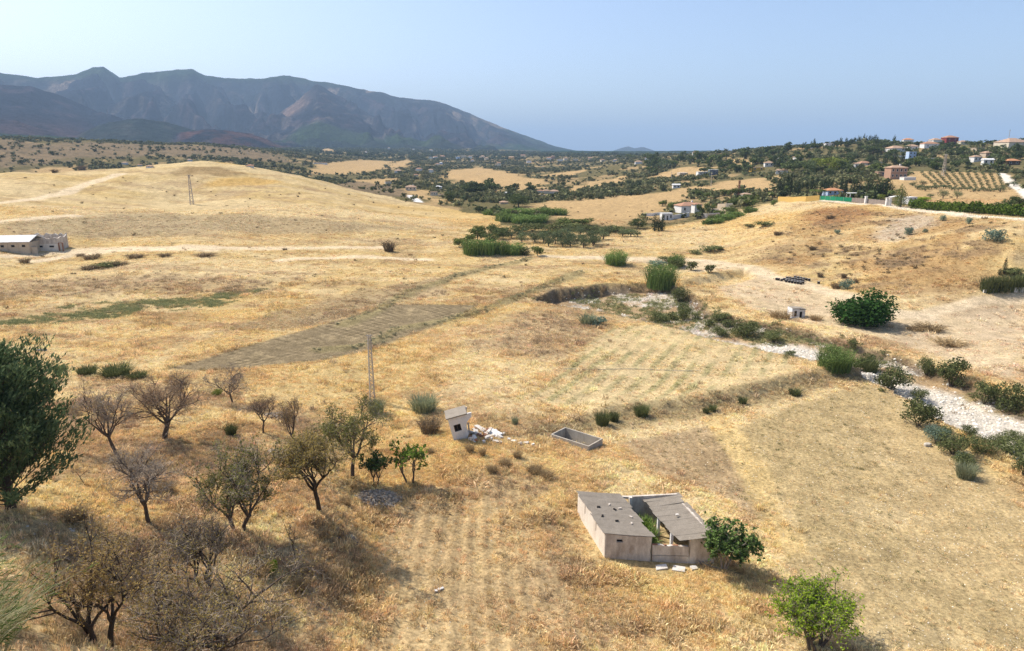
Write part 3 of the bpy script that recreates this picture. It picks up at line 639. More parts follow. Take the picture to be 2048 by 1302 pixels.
# ------------------------------------------------------------------ foliage generators
def rnd_unit(n, g):
    v = g.normal(size=(n, 3)); return v / np.linalg.norm(v, axis=1, keepdims=True)
def leaf_quads(P, Nrm, size, g, aspect=0.55):
    n = len(P); t = rnd_unit(n, g); t = t - Nrm * (t * Nrm).sum(1, keepdims=True); t /= np.linalg.norm(t, axis=1, keepdims=True) + 1e-9
    b = np.cross(Nrm, t); s = np.asarray(size).reshape(-1, 1) * np.ones((n, 1))
    V = np.stack([P - t * s, P + b * s * aspect, P + t * s, P - b * s * aspect], 1).reshape(-1, 3)
    return V, np.arange(4 * n).reshape(-1, 4)
def crown_arrays(blobs, n, leaf, seed, shell=0.55, outward=0.6, aspect=0.6):
    """leaf-sized faces spread through lumpy blobs (cx,cy,cz,rx,ry,rz)"""
    g = np.random.default_rng(seed); B = np.array(blobs, float)
    w = (B[:, 3] * B[:, 4] * B[:, 5]) ** 0.75; k = g.choice(len(B), n, p=w / w.sum())
    d = rnd_unit(n, g); rad = (shell + (1 - shell) * g.random(n) ** 0.7) * (0.86 + 0.28 * g.random(n))
    lump = 0.82 + 0.36 * vnoise(d[:, 0] * 2.6 + k * 7.7, d[:, 1] * 2.6 + d[:, 2] * 3.1, seed + 3)
    P = B[k, :3] + d * B[k, 3:6] * (rad * lump)[:, None]
    nr = d * outward + rnd_unit(n, g) * (1 - outward) * 1.3; nr /= np.linalg.norm(nr, axis=1, keepdims=True) + 1e-9
    return leaf_quads(P, nr, leaf * (0.55 + 0.9 * g.random(n)), g, aspect)
def lobes(n, R, zc, rz, r0, seed, squash=0.85, ring=0.62):
    g = np.random.default_rng(seed); out = [(0, 0, zc, R * 0.62, R * 0.62, rz * 0.8)]
    for i in range(n):
        a = 2 * math.pi * (i + 0.5 * g.random()) / n; q = ring * R * (0.75 + 0.45 * g.random()); r = r0 * (0.7 + 0.6 * g.random())
        out.append((q * math.cos(a), q * math.sin(a), zc + (g.random() - 0.42) * rz * 1.2, r, r, r * squash))
    return out

class Tree:
    """branching skeleton; trunk tubes, thin twigs and leaves come out as three meshes"""
    def __init__(s, seed, stems=1, fork=0.28, limbs=4, nch=(4, 4, 4), up=0.25, spread=0.75, lean=0.0, jit=0.28):
        s.g = random.Random(seed); s.seed = seed; s.segs = []; s.tw = []; s.nch = nch; s.up = up; s.jit = jit
        for k in range(stems):
            a = s.g.uniform(0, 6.28); d = Vector((math.cos(a) * 0.25 * (stems > 1) + lean, math.sin(a) * 0.25 * (stems > 1), 1)).normalized()
            p0 = Vector((math.cos(a), math.sin(a), 0)) * (0.05 * (stems > 1)); pts = [p0 - Vector((0, 0, 0.08))]
            p = p0.copy()
            for i in range(4):
                d = (d + Vector((s.g.uniform(-1, 1), s.g.uniform(-1, 1), 0)) * 0.16).normalized(); p = p + d * fork / 4; pts.append(p.copy())
            s.segs.append((pts, 0.035, 0.026, 0)); top = p; d0 = d
            for i in range(limbs):
                az = 2 * math.pi * (i + s.g.uniform(-.3, .3)) / limbs + a
                dd = (Vector((math.cos(az), math.sin(az), 0)) * spread + Vector((0, 0, 1)) * s.g.uniform(0.5, 1.1) + d0 * .3).normalized()
                s.branch(top - d0 * fork * s.g.uniform(0, .25), dd, s.g.uniform(0.34, 0.46), 0.021, 1)
    def branch(s, p, d, L, r, lev):
        n = 4 if lev < 3 else 3; pts = [p.copy()]; g = s.g
        for i in range(n):
            d = (d + Vector((g.uniform(-1, 1), g.uniform(-1, 1), g.uniform(-1, 1))) * s.jit + Vector((0, 0, s.up * 0.35))).normalized()
            p = p + d * (L / n); pts.append(p.copy())
        if lev <= len(s.nch): s.segs.append((pts, r, r * 0.45, lev))
        else: s.tw.append(pts); return
        for k in range(s.nch[lev - 1]):
            t = g.uniform(0.25, 1.0) * n; i = min(int(t), n - 1); q = pts[i].lerp(pts[i + 1], t - i)
            ax = Vector((g.uniform(-1, 1), g.uniform(-1, 1), g.uniform(-1, 1))).cross(d)
            ax = ax.normalized() if ax.length > 1e-5 else Vector((1, 0, 0))
            s.branch(q, Matrix.Rotation(math.radians(g.uniform(25, 62)), 3, ax) @ d, L * g.uniform(0.5, 0.72), r * 0.52, lev + 1)
    def finish(s, name, W, H, loc, bark, twig, leaf=None, n_leaf=0, leaf_size=0.07, twig_w=0.010, twigs=5, rad=0.62, flat=None, label='', cat='tree', group=None, rz=0.0, thick=1.0):
        P = np.array([p for seg in s.segs for p in seg[0]] + [p for t in s.tw for p in t])
        w0 = np.percentile(np.abs(P[:, :2]), 97) * 2; h0 = np.percentile(P[:, 2], 99.3); sx = W / w0; sz = H / h0
        def T(p):
            z = p[2] * sz
            if flat: z = min(z, H * (0.9 + 0.1 * (z / H))) if z > H * 0.9 else z
            return Vector((p[0] * sx, p[1] * sx, z))
        root = empty(name, loc, rz); tag(root, label, cat, group)
        mb = MB(); k = (sx + sz) * 0.5 * rad
        for pts, r0, r1, lev in s.segs:
            n = len(pts) - 1; mb.tube([T(p) for p in pts], [max(0.006, (r0 + (r1 - r0) * i / n) * k) for i in range(n + 1)], (7, 5, 4, 3, 3)[min(lev, 4)], cap=False)
        link("trunk", mb.mesh("trunk", bark, smooth=True), root)
        g = np.random.default_rng(s.seed + 5); A = np.array([[T(t[0]), T(t[1]), T(t[2]), T(t[3])] for t in s.tw])
        V = []; ends = []
        # ribbons along each twig and its side shoots
        rib = [A]
        for q in range(twigs):
            i = g.integers(0, 3, len(A)); f = g.random(len(A))[:, None]; idx = np.arange(len(A))
            st = A[idx, i] * (1 - f) + A[idx, i + 1] * f; ln = np.linalg.norm(A[:, 3] - A[:, 0], axis=1)[:, None]
            dr = rnd_unit(len(A), g) * 0.8 + (A[:, 3] - A[:, 0]) / (ln + 1e-9) * 0.7; dr /= np.linalg.norm(dr, axis=1, keepdims=True)
            ln = ln * (0.45 + 0.5 * g.random((len(A), 1))); bend = rnd_unit(len(A), g) * ln * 0.12
            rib.append(np.stack([st, st + dr * ln / 3 + bend, st + dr * ln * 2 / 3 + bend, st + dr * ln], 1))
        R = np.concatenate(rib); n = len(R); sd = np.cross(R[:, 3] - R[:, 0], rnd_unit(n, g)); sd /= np.linalg.norm(sd, axis=1, keepdims=True) + 1e-9
        wv = np.array([1, .8, .6, .25])[None, :, None] * twig_w * thick * sd[:, None]
        VV = np.stack([R - wv, R + wv], 2).reshape(-1, 3); b0 = np.arange(n)[:, None] * 8
        FF = np.concatenate([b0 + np.array([0, 1, 3, 2]) + 2 * j for j in range(3)])
        link("twigs", mesh_arrays("twigs", VV, FF, twig), root)["kind"] = "stuff"
        if n_leaf:
            k_ = g.integers(0, n, n_leaf); j = g.integers(0, 3, n_leaf); f = g.random(n_leaf)[:, None]
            C_ = R[k_, j] * (1 - f) + R[k_, j + 1] * f + g.normal(size=(n_leaf, 3)) * 0.05
            nr = rnd_unit(n_leaf, g); nr[:, 2] = np.abs(nr[:, 2]) + 0.3; nr /= np.linalg.norm(nr, axis=1, keepdims=True)
            LV, LF = leaf_quads(C_, nr, leaf_size * (0.6 + 0.8 * g.random(n_leaf)), g, 0.6)
            link("crown", mesh_arrays("crown", LV, LF, leaf), root)
        return root

def px_m(p): 
    """metres per photograph pixel at a ground point"""
    d = Vector((p.x, p.y, p.z - CAM_Z)); f = Vector((0, math.cos(PITCH), -math.sin(PITCH)))
    return d.dot(f) / F_PX
def size_at(px, py, top, wpx):
    p = at(px, py); k = px_m(p); dep = math.atan2(CAM_Z - p.z, math.hypot(p.x, p.y))
    return p, wpx * k, max(0.3, (py - top) * k / math.cos(dep) * 0.96)

# ------------------------------------------------------------------ trees on the near slope
AL = 'almond trees on the brown slope'
def almond(px, py, top, wpx, seed, label, bark='bark', twig='twig_grey', leaf=None, n_leaf=0, leaf_size=0.07, **kw):
    p, W, H = size_at(px, py, top, wpx)
    tk = {k: kw.pop(k) for k in ('stems', 'fork', 'limbs', 'nch', 'up', 'spread', 'lean', 'jit') if k in kw}
    t = Tree(seed, **tk)
    return t.finish('almond_tree', W, H, p, M[bark], M[twig], M[leaf] if leaf else None, n_leaf, leaf_size, label=label, cat='tree', group=AL, rz=seed * 1.3, **kw)
almond(240, 908, 758, 125, 11, 'bare twisted almond tree with two dark stems, beside the big cypress', stems=2, fork=.32, limbs=3, nch=(4,5,5), leaf='leaf_olive', n_leaf=500, leaf_size=.06)
almond(320, 876, 750, 160, 12, 'wide bare brown almond tree forked low, with a dense haze of twigs', twig='twig_brown', stems=2, fork=.2, limbs=4, nch=(4,5,6), leaf='leaf_rust', n_leaf=500, leaf_size=.05)
almond(465, 808, 738, 86, 13, 'small leafless almond with a flat umbrella crown beside a yellow shrub', stems=1, fork=.3, limbs=5, nch=(4,5,6), spread=1.1, up=.1, flat=True)
almond(526, 866, 786, 62, 14, 'slim leafless almond with upswept limbs between stony ground and dry grass', twig='twig_brown', fork=.36, limbs=4, nch=(4,5,4), up=.5, spread=.55)
almond(598, 906, 803, 66, 15, 'slim almond with sparse rusty leaves above the small stone heap', twig='twig_brown', fork=.36, limbs=4, nch=(4,5,4), leaf='leaf_rust', n_leaf=900, leaf_size=.06, up=.4, spread=.55)
almond(705, 955, 815, 140, 16, 'green tipped almond crown standing behind the broad olive brown one', fork=.25, limbs=5, nch=(4,5,5), leaf='leaf_grn', n_leaf=9000, leaf_size=.075)
almond(640, 1022, 868, 165, 17, 'broad olive brown almond tree on a single dark trunk beside the stone heap', bark='bark_dark', fork=.3, limbs=5, nch=(4,5,5), leaf='leaf_olive', n_leaf=10000, leaf_size=.07)
almond(297, 1044, 900, 155, 18, 'leafless grey almond tree with wide crooked limbs and a pale trunk foot', fork=.25, limbs=5, nch=(4,5,6), spread=.95, twig='twig_grey')
almond(478, 1058, 893, 135, 19, 'upright almond bush full of olive green leaves with bare lower twigs', stems=2, fork=.18, limbs=4, nch=(4,5,5), leaf='leaf_grn', n_leaf=7500, leaf_size=.07, up=.55, spread=.5)
almond(406, 1166, 1028, 145, 20, 'bushy grey almond splitting into three thick black stems at the ground', bark='bark_dark', stems=3, fork=.16, limbs=3, nch=(4,5,5), leaf='leaf_olive', n_leaf=1500, leaf_size=.05, up=.5)
almond(590, 1124, 1030, 42, 21, 'thin crooked dead sapling with a few bare twigs at its tip', bark='bark_dark', fork=.55, limbs=2, nch=(3,3,3), lean=.1, twigs=2)
almond(170, 970, 934, 48, 22, 'small dead almond stump bent over to one side', bark='bark_dark', fork=.6, limbs=2, nch=(3,3,4), lean=.5, up=-.2, twigs=2)
almond(205, 1285, 1045, 235, 23, 'large sprawling almond with rusty yellow leaves next to the pale reeds', bark='bark_dark', stems=3, fork=.2, limbs=3, nch=(4,5,5), leaf='leaf_rust', n_leaf=5500, leaf_size=.055, twig='twig_brown', twigs=2)
almond(420, 1310, 1150, 330, 24, 'wide thin leaved almond with yellow olive foliage and a long low limb', stems=3, fork=.18, limbs=3, nch=(5,5,5), leaf='leaf_olive', n_leaf=6500, leaf_size=.055, spread=1.0, twigs=2)
p, W, H = size_at(820, 968, 884, 66)
t = Tree(31, stems=2, fork=.3, limbs=3, nch=(3, 4, 4), up=.5, spread=.5)
t.finish('fig_tree', W, H, p, M['bark'], M['twig_grey'], M['leaf_young'], 900, .15, twigs=1, label='young light green fig sapling standing alone in dry grass', cat='tree')
p, W, H = size_at(752, 972, 905, 52)
t = Tree(32, stems=2, fork=.2, limbs=4, nch=(3, 4, 4), up=.3)
t.finish('fig_tree', W, H, p, M['bark'], M['twig_grey'], M['leaf_fig'], 1100, .14, twigs=1, label='small deep green fig against the broad almond, above the stone heap', cat='tree')

# fig at the ruin, lime green bush
p, W, H = size_at(1448, 1136, 1036, 104)
t = Tree(33, stems=3, fork=.22, limbs=4, nch=(4, 4, 4), up=.2, spread=.9)
t.finish('fig_tree', W * .9, H * .92, p, M['deadwood'], M['twig_grey'], M['leaf_fig'], 6000, .14, twigs=2, label='dark green fig tree growing against the ruined farm shed corner', cat='tree')
p = at(1632, 1298); k = px_m(p)
t = Tree(34, stems=7, fork=.35, limbs=4, nch=(4, 4, 5), up=.55, spread=.45)
t.finish('willow_bush', 150 * k, 4.05, p, M['bark'], M['twig_grey'], M['leaf_lime'], 11000, .085, twigs=2, label='bright yellow green bush with many thin stems on the stubble field edge', cat='bush')

# ------------------------------------------------------------------ big cypress at the edge of the slope
p = at(22, 1018); root = empty('cypress_tree', p); tag(root, 'big dark cypress with ragged layered sprays on the slope', 'tree')
g = np.random.default_rng(5); MBt = MB(); Hc = 10.2
MBt.tube([(0,0,-.4),(.05,0,2),(0,.1,5),(0,0,Hc*.95)], [.32,.25,.14,.03], 8)
Vs, Fs, off = [], [], 0
for i in range(190):
    z = 0.15 + (Hc - .6) * (i / 190) ** 0.95; a = i * 2.399 + g.normal() * .3; L = (4.2 * (1 - (z / Hc) ** 1.9) + .4) * (0.5 + .7 * g.random())
    rise = 0.45 + 0.75 * g.random(); e = np.array([math.cos(a) * L, math.sin(a) * L, L * rise])
    MBt.tube([(0, 0, z), tuple(np.array([0, 0, z]) + e * .5 + [0, 0, -.1]), tuple(np.array([0, 0, z]) + e)], [.05, .03, .01], 3, cap=False)
    m = int(90 + 130 * L / 4.0); f = 0.25 + 0.78 * g.random(m) ** .7
    Pp = np.array([0, 0, z]) + e * f[:, None] + g.normal(size=(m, 3)) * (0.09 + 0.18 * f[:, None]) * np.array([1, 1, .8])
    dirv = e / np.linalg.norm(e) * .8 + rnd_unit(m, g) * .7 + np.array([0, 0, .35]); dirv /= np.linalg.norm(dirv, axis=1, keepdims=True)
    nr = np.cross(dirv, rnd_unit(m, g)); nr /= np.linalg.norm(nr, axis=1, keepdims=True) + 1e-9; b_ = np.cross(nr, dirv); s = (.09 + .12 * g.random(m))[:, None]
    V = np.stack([Pp - dirv * s, Pp + b_ * s * .32, Pp + dirv * s * 1.2, Pp - b_ * s * .32], 1).reshape(-1, 3); Vs.append(V); Fs.append(np.arange(4 * m).reshape(-1, 4) + off); off += 4 * m
link('trunk', MBt.mesh('trunk', M['bark'], smooth=True), root); link('crown', mesh_arrays('crown', np.concatenate(Vs), np.concatenate(Fs), M['leaf_cyp']), root)

# ------------------------------------------------------------------ reeds at the near left corner
def reed_arrays(n, R, H, lean, seed, width=.014, droop=.5):
    g = np.random.default_rng(seed); a = g.random(n) * 6.283; q = R * np.sqrt(g.random(n))
    b0 = np.stack([q * np.cos(a), q * np.sin(a), -0.1 * np.ones(n)], 1); h = H * (0.55 + .5 * g.random(n))[:, None]
    d = np.array(lean)[None] + g.normal(size=(n, 3)) * np.array([.16, .16, .03]) + np.stack([np.cos(a), np.sin(a), 0 * a], 1) * .12
    dr = d * np.array([1, 1, 0]); K = np.linspace(0, 1, 5)
    R_ = np.stack([b0 + h * (np.array([0, 0, 1.0]) * (k - droop * k ** 3 * .45) + dr * (k * .5 + droop * k ** 2.2)) for k in K], 1)
    sd = np.cross(d, rnd_unit(n, g)); sd /= np.linalg.norm(sd, axis=1, keepdims=True); wv = np.array([1, 1.1, 1, .8, .1])[None, :, None] * width * sd[:, None]
    V = np.stack([R_ - wv, R_ + wv], 2).reshape(-1, 3); b_ = np.arange(n)[:, None] * 10
    F = np.concatenate([b_ + np.array([0, 1, 3, 2]) + 2 * j for j in range(4)]); return V, F, R_
def reed_clump(name, px, py, n, R, H, lean, seed, mat, label, width=.014, droop=.5, leaves=0):
    p = at(px, py); root = empty(name, p); tag(root, label, 'reeds')
    V, F, R_ = reed_arrays(n, R, H, lean, seed, width, droop); link('stems', mesh_arrays('stems', V, F, mat), root)
    if leaves:
        g = np.random.default_rng(seed + 1); k = g.integers(0, n, leaves); j = g.integers(1, 4, leaves); f = g.random(leaves)[:, None]
        C_ = R_[k, j] * (1 - f) + R_[k, j + 1] * f; d = rnd_unit(leaves, g) * .8 + (R_[k, 4] - R_[k, 0]) * .25 + np.array(lean) * .5; d /= np.linalg.norm(d, axis=1, keepdims=True)
        sd = np.cross(d, rnd_unit(leaves, g)); sd /= np.linalg.norm(sd, axis=1, keepdims=True); L = (.25 + .35 * g.random(leaves))[:, None]
        V = np.stack([C_ - sd * .012, C_ + sd * .012, C_ + d * L * .6 + sd * .010 - [0, 0, .02], C_ + d * L - [0, 0, .1]], 1).reshape(-1, 3)
        link('leaves', mesh_arrays('leaves', V, np.arange(4 * leaves).reshape(-1, 4), M['leaf_cane']), root)
    return root
reed_clump('reed_clump', -70, 1320, 620, 1.5, 3.7, (.38, .10, 0), 51, M['leaf_reed'], 'tall pale giant reeds bending over in the wind', leaves=1200)
reed_clump('reed_clump', -120, 1230, 380, 1.3, 3.5, (.40, .15, 0), 52, M['leaf_reed'], 'second clump of pale giant reeds, farther up beside the cypress foot', leaves=700)

# ------------------------------------------------------------------ ruined farm shed with a yard between two roofs
z0 = PAD_Z[0]; A = ray_z(1209, 1118, z0); Bq = ray_z(1428, 1129, z0)
Wd = (Bq - A).length; ang = math.atan2(Bq.y - A.y, Bq.x - A.x); HW = 2.35
bl = ray_z(1156, 983, z0 + HW + .1); v = bl - A; Dp = -math.sin(ang) * v.x + math.cos(ang) * v.y; Dx = math.cos(ang) * v.x + math.sin(ang) * v.y
print("RUIN", Wd, math.degrees(ang), Dp, Dx)
ruin = empty('ruined_shed', A, ang); tag(ruin, 'ruined farm shed with two grey sheet roofs around a weedy yard', 'ruin')
xs = Dx / Dp           # slight skew of the plan
def sk(mb): mb.v = [(x + xs * y, y, z) for x, y, z in mb.v]; return mb
xl, xr = Wd * .425, Wd * .775    # ends of the left block and of the low yard wall
th = .22
def jag(x0, x1, zt, seed, n=9, amp=.05):
    g = random.Random(seed); return [(x0 + (x1 - x0) * i / n, zt + g.uniform(-amp, amp)) for i in range(n + 1)]
# front wall: left block with a vent opening, low yard wall, right block; cracks are real gaps
f = MB(); vz0, vz1, vx0, vx1 = 1.62, 1.88, .95, 1.45
f.prism([(0, -.5), (xl - .05, -.5), (xl, .3), (xl - .07, .9), (xl - .02, vz0), (0, vz0)], 'y', 0, th)
f.box(0, vx0, 0, th, vz0, vz1); f.prism([(vx1, vz0), (xl - .02, vz0), (xl + .0, vz1), (vx1, vz1)], 'y', 0, th)
f.prism([(0, vz1), (xl, vz1), (xl + .02, HW - .1), (xl * .6, HW - .12), (0, HW)], 'y', 0, th)
sk(f).build('front_wall', M['concrete_old'], ruin)
sk(MB().box(vx0, vx1, th - .04, th - .01, vz0, vz1)).build('vent', M['dark'], ruin)
f = MB(); f.prism([(xl + .10, -.5), (xr - .04, -.5), (xr - .02, .4), (xr - .16, .62), (xl + .2, .52), (xl + .10, .5), (xl + .14, .3)], 'y', .02, th); sk(f).build('yard_wall', M['concrete_old'], ruin)
f = MB(); f.prism([(xl + .11, .57), (xl + .2, .58), (xr - .16, .69), (xr - .05, .50), (xr - .10, .95), (xr - .13, 1.52)] + jag(xr - .14, xl + .10, 1.52, 3), 'y', 0, th); sk(f).build('yard_wall', M['concrete_old'], ruin)
f = MB(); f.prism([(xr + .02, -.5), (Wd, -.5), (Wd, HW + .1), (xr - .05, HW - .12), (xr + .01, 1.5), (xr + .04, 1.0), (xr, .5)], 'y', .03, th + .03); sk(f).build('front_wall', M['concrete_old'], ruin)
g = random.Random(4)
x = xl + .1
while x < xr - .3:
    w = g.uniform(.18, .3)
    if g.random() < .75: sk(MB().box(x, x + w - .02, .03, th - .02, 1.5, 1.5 + g.choice((.06, .07, .13)))).build('brick', M['brick'], ruin)
    x += w
# left wall, whitewashed, with two slit openings
f = MB(); yb = [0.0, Dp * .30, Dp * .30 + .16, Dp * .70, Dp * .70 + .16, Dp]
for i in range(5):
    y0_, y1_ = yb[i] + (th if i == 0 else 0), yb[i + 1]
    if i % 2 == 0: f.box(.001, th, y0_, y1_, -.5, HW)
    else: f.box(.001, th, y0_, y1_, -.5, HW - 1.1); f.box(.001, th, y0_, y1_, HW - .2, HW)
sk(f).build('side_wall', M['whitewash_old'], ruin)
for i in (1, 3): sk(MB().box(th - .05, th - .02, yb[i], yb[i + 1], HW - 1.1, HW - .2)).build('slit_window', M['dark'], ruin)
# back wall with the gateway
sk(MB().prism([(th, -.5), (xl - .1, -.5), (xl - .1, HW - .25), (th, HW + .02)], 'y', Dp - th, Dp)).build('back_wall', M['concrete_old'], ruin)
sk(MB().prism([(xl + .85, -.5), (Wd, -.5), (Wd, HW + .35), (xl + .85, HW - .1)], 'y', Dp - th, Dp)).build('back_wall', M['concrete_old'], ruin)
sk(MB().box(xl - .1, xl + .85, Dp - th, Dp, HW - .32, HW - .12)).build('lintel', M['concrete_old'], ruin)
sk(MB().box(xl + .75, xl + 1.0, Dp - th * 2.2, Dp - th - .01, -.5, HW - .05)).build('gate_pillar', M['whitewash_old'], ruin)
# outer right wall, yard side walls and posts
sk(MB().box(Wd - th, Wd - .001, th + .04, Dp - th - .01, -.5, HW + .2)).build('side_wall', M['concrete_old'], ruin)
sk(MB().box(xl - th - .02, xl - .02, th + .01, Dp - th - .01, -.5, HW - .2)).build('yard_side_wall', M['whitewash_old'], ruin)
for fy_ in (.22, .58): sk(MB().box(xr - .85, xr - .65, Dp * fy_, Dp * fy_ + .2, -.5, HW - .35)).build('post', M['whitewash'], ruin)
def sheet(x0, x1, za, zb, y0, y1, nw, amp, dz0, dz1):
    mb = MB(); vs = []
    for j, yy in enumerate((y0, y1)):
        for i in range(nw * 2 + 1):
            t_ = i / (nw * 2); vs.append((x0 + (x1 - x0) * t_, yy, za + (zb - za) * t_ + amp * (1 if i % 2 else -1) + (dz0, dz1)[j]))
    n = nw * 2 + 1
    mb.add(vs, [(i, i + 1, n + i + 1, n + i) for i in range(n - 1)]); return mb
g = random.Random(9)
def roof(x0, x1, za, zb, nrow, seed, sag):
    g = random.Random(seed); first = None
    r_ = sk(MB().box(min(x0, x1) + .1, max(x0, x1) - .1, Dp * .5 - .06, Dp * .5 + .06, min(za, zb) - .22, min(za, zb) - .1)).build('roof', M['deadwood'], ruin)
    for i in range(nrow):
        y0_ = -.12 + (Dp + .2) * i / nrow; y1_ = -.12 + (Dp + .2) * (i + 1) / nrow + .1; s0 = sag * math.sin(math.pi * i / nrow); s1 = sag * math.sin(math.pi * (i + 1) / nrow)
        mb = MB(); n = 2; x_a = x0 + g.uniform(-.1, .1); x_b = x1 + g.uniform(-.16, .16)
        # corrugations run down the slope; sheets overlap like tiles
        nw = 5; vs = []
        for k in range(nw * 2 + 1):
            t_ = k / (nw * 2); yy = y0_ + (y1_ - y0_) * t_; zz = .022 * (1 if k % 2 else -1) + .05 * (1 - t_) - (s0 + (s1 - s0) * t_)
            vs += [(x_a, yy, za + zz), ((x_a + x_b) / 2, yy, (za + zb) / 2 + zz - .03), (x_b, yy, zb + zz + g.uniform(-.01, .01))]
        fs = []
        for k in range(nw * 2):
            for q in range(2): fs.append((k * 3 + q, k * 3 + q + 1, k * 3 + 4 + q, k * 3 + 3 + q))
        mb.add(vs, fs); sk(mb).build('roof_sheet', M['fibre'], r_)
roof(-.12, xl + .12, HW + .09, HW - .02, 9, 1, .06)
roof(xr - 1.05, Wd + .14, HW - .28, HW + .36, 9, 2, .14)
RU = Matrix.Translation(A) @ Matrix.Rotation(ang, 4, 'Z')
def ruin_pt(x, y, z): return RU @ Vector((x + xs * y, y, z))
for i, (fx_, fy_) in enumerate([(.25, .62), (.55, .7), (.6, .58), (.75, .62), (.2, .4), (.85, .42), (.45, .3), (.75, .26)]):
    q = ruin_pt(fx_ * xl, fy_ * Dp, HW + .10 - .1 * fx_)
    o = MB().prism([(-.16, -.07), (.15, -.08), (.17, .05), (-.1, .08)], 'z', -.03, .05).build('broken_tile', M['concrete_old'] if i % 2 else M['dark'], None); o.location = q; o.rotation_euler = (.05, .03, i * 1.1)
    tag(o, 'small broken tile piece lying on the broad whitewashed side roof of the shed', 'rubble', 'tile pieces on the shed roof')
q = ruin_pt(Wd * .83, Dp * .5, HW + .08); o = MB().prism([(-.14, -.1), (.16, -.06), (.1, .12), (-.12, .1)], 'z', -.02, .07).build('broken_tile', M['slab']); o.location = q
tag(o, 'small white tile piece on the sagging roof beside the fig tree', 'rubble')
# weeds in the yard
p = ruin_pt((xl + xr - .9) / 2, Dp * .55, 0); root = empty('yard_weeds', p, ang); tag(root, 'tall green weeds filling the yard between the two shed roofs', 'weeds')
V, F, _r = reed_arrays(900, .95, 1.5, (0, 0, 0), 71, .02, .5); V[:, 1] *= 2.4; link('stems', mesh_arrays('stems', V, F, M['leaf_cane']), root)
V, F = crown_arrays([(0, 0, .5, .8, 1.9, .6), (.1, -.9, .4, .8, 1.2, .5)], 1400, .12, 72, .2); link('leaves', mesh_arrays('leaves', V, F, M['leaf_young']), root)
# fallen slabs in front
for i, (px, py, w, d, lab) in enumerate([(1322, 1136, .52, .26, 'broken white slab leaning on the grass before the cracked yard wall'), (1357, 1139, .55, .30, 'largest flat white slab lying in front of the ruined shed'), (1387, 1137, .32, .22, 'smallest white slab, nearest the fig tree foot')]):
    q = at(px, py); o = MB().prism([(-w, -d), (w * .9, -d * 1.1), (w, d * .8), (-w * .7, d)], 'z', -.04, .09).build('fallen_slab', M['slab'], None, bevel=.01)
    o.location = q + Vector((0, 0, .06)); o.rotation_euler = (.16, .06 * (i - 1), (.28, -.12, .5)[i] + ang); tag(o, lab, 'slab')
q0, q1, q2 = at(1375, 1112) + Vector((0, 0, .6)), at(1400, 1130) + Vector((0, 0, .25)), at(1440, 1140) + Vector((0, 0, .1))
mb = MB(); mb.tube([q0, q0.lerp(q1, .6) + Vector((0, 0, .12)), q1, q2], [.02, .035, .04, .05], 5); mb.tube([q1, q1 + Vector((.1, -.7, -.15)), at(1385, 1150) + Vector((0, 0, .05))], [.03, .025, .012], 4)
mb.tube([q1, q1 + Vector((.9, .1, .1)), at(1430, 1134) + Vector((0, 0, .15))], [.03, .025, .015], 4)
o = mb.build('dead_branch', M['deadwood'], None, smooth=True); tag(o, 'bare dead branch fallen between the shed wall and the fig foot', 'branch')

# ------------------------------------------------------------------ leaning white hut and its rubble
p = at(908, 880); k = px_m(p); hut = empty('leaning_hut', p + Vector((0, 0, -.25))); hut.rotation_euler = (math.radians(3), math.radians(-13), math.radians(9)); tag(hut, 'small whitewashed hut leaning over, one side collapsed into rubble', 'hut')
wx0, wx1, wz0, wz1 = .42, 1.2, 1.15, 2.0; th = .16; Hh = 2.95
f = MB(); f.prism([(0, 0), (1.55, 0), (1.85, .55), (1.8, wz0), (0, wz0)], 'y', 0, th); f.box(0, wx0, 0, th, wz0, wz1); f.prism([(wx1, wz0), (1.8, wz0), (1.86, 1.7), (2.0, wz1), (wx1, wz1)], 'y', 0, th)
f.prism([(0, wz1), (2.0, wz1), (2.3, 2.25), (2.62, 2.45), (2.72, Hh), (0, Hh)], 'y', 0, th); f.build('front_wall', M['whitewash'], hut)
MB().box(0.001, th, th, 1.9, 0, Hh).build('side_wall', M['whitewash'], hut)
MB().prism([(th, 0), (1.6, 0), (1.9, 1.2), (2.4, Hh), (th, Hh)], 'y', 1.9 - th, 1.9).build('back_wall', M['whitewash_old'], hut)
fr = MB(); fr.box(wx0, wx0 + .06, .05, .12, wz0, wz1).box(wx1 - .06, wx1, .05, .12, wz0, wz1).box(wx0 + .06, wx1 - .06, .05, .12, wz1 - .06, wz1).box(wx0 + .06, wx1 - .06, .05, .12, wz0, wz0 + .06)
wnd = fr.build('window', M['bark'], hut); MB().box(.78, .83, .06, .11, wz0 + .06, wz1 - .06).build('bar', M['bark'], wnd); MB().box(wx0 + .06, wx1 - .06, .121, .14, wz0 + .06, wz1 - .06).build('pane', M['dark'], wnd)
MB().prism([(-.18, Hh), (2.15, Hh - .02), (2.2, Hh + .13), (-.2, Hh + .13)], 'y', -.2, 2.1).build('roof', M['fibre'], hut, bevel=.01)
MB().prism([(1.86, .2), (2.0, .2), (2.15, 1.5), (1.95, 1.5)], 'y', .5, .8).build('door_jamb', M['concrete_old'], hut)
g = random.Random(21); RB = 'rubble of the leaning hut'
spots = []
for i in range(30):
    t_ = i / 30; spots.append((938 + 58 * g.random() * (0.35 + .65 * t_) + 12 * t_, 858 + 30 * g.random()))
spots += [(975, 866), (985, 872), (1000, 875), (1018, 880), (1028, 884), (1040, 888), (1052, 887), (1066, 891), (952, 886), (968, 888)]
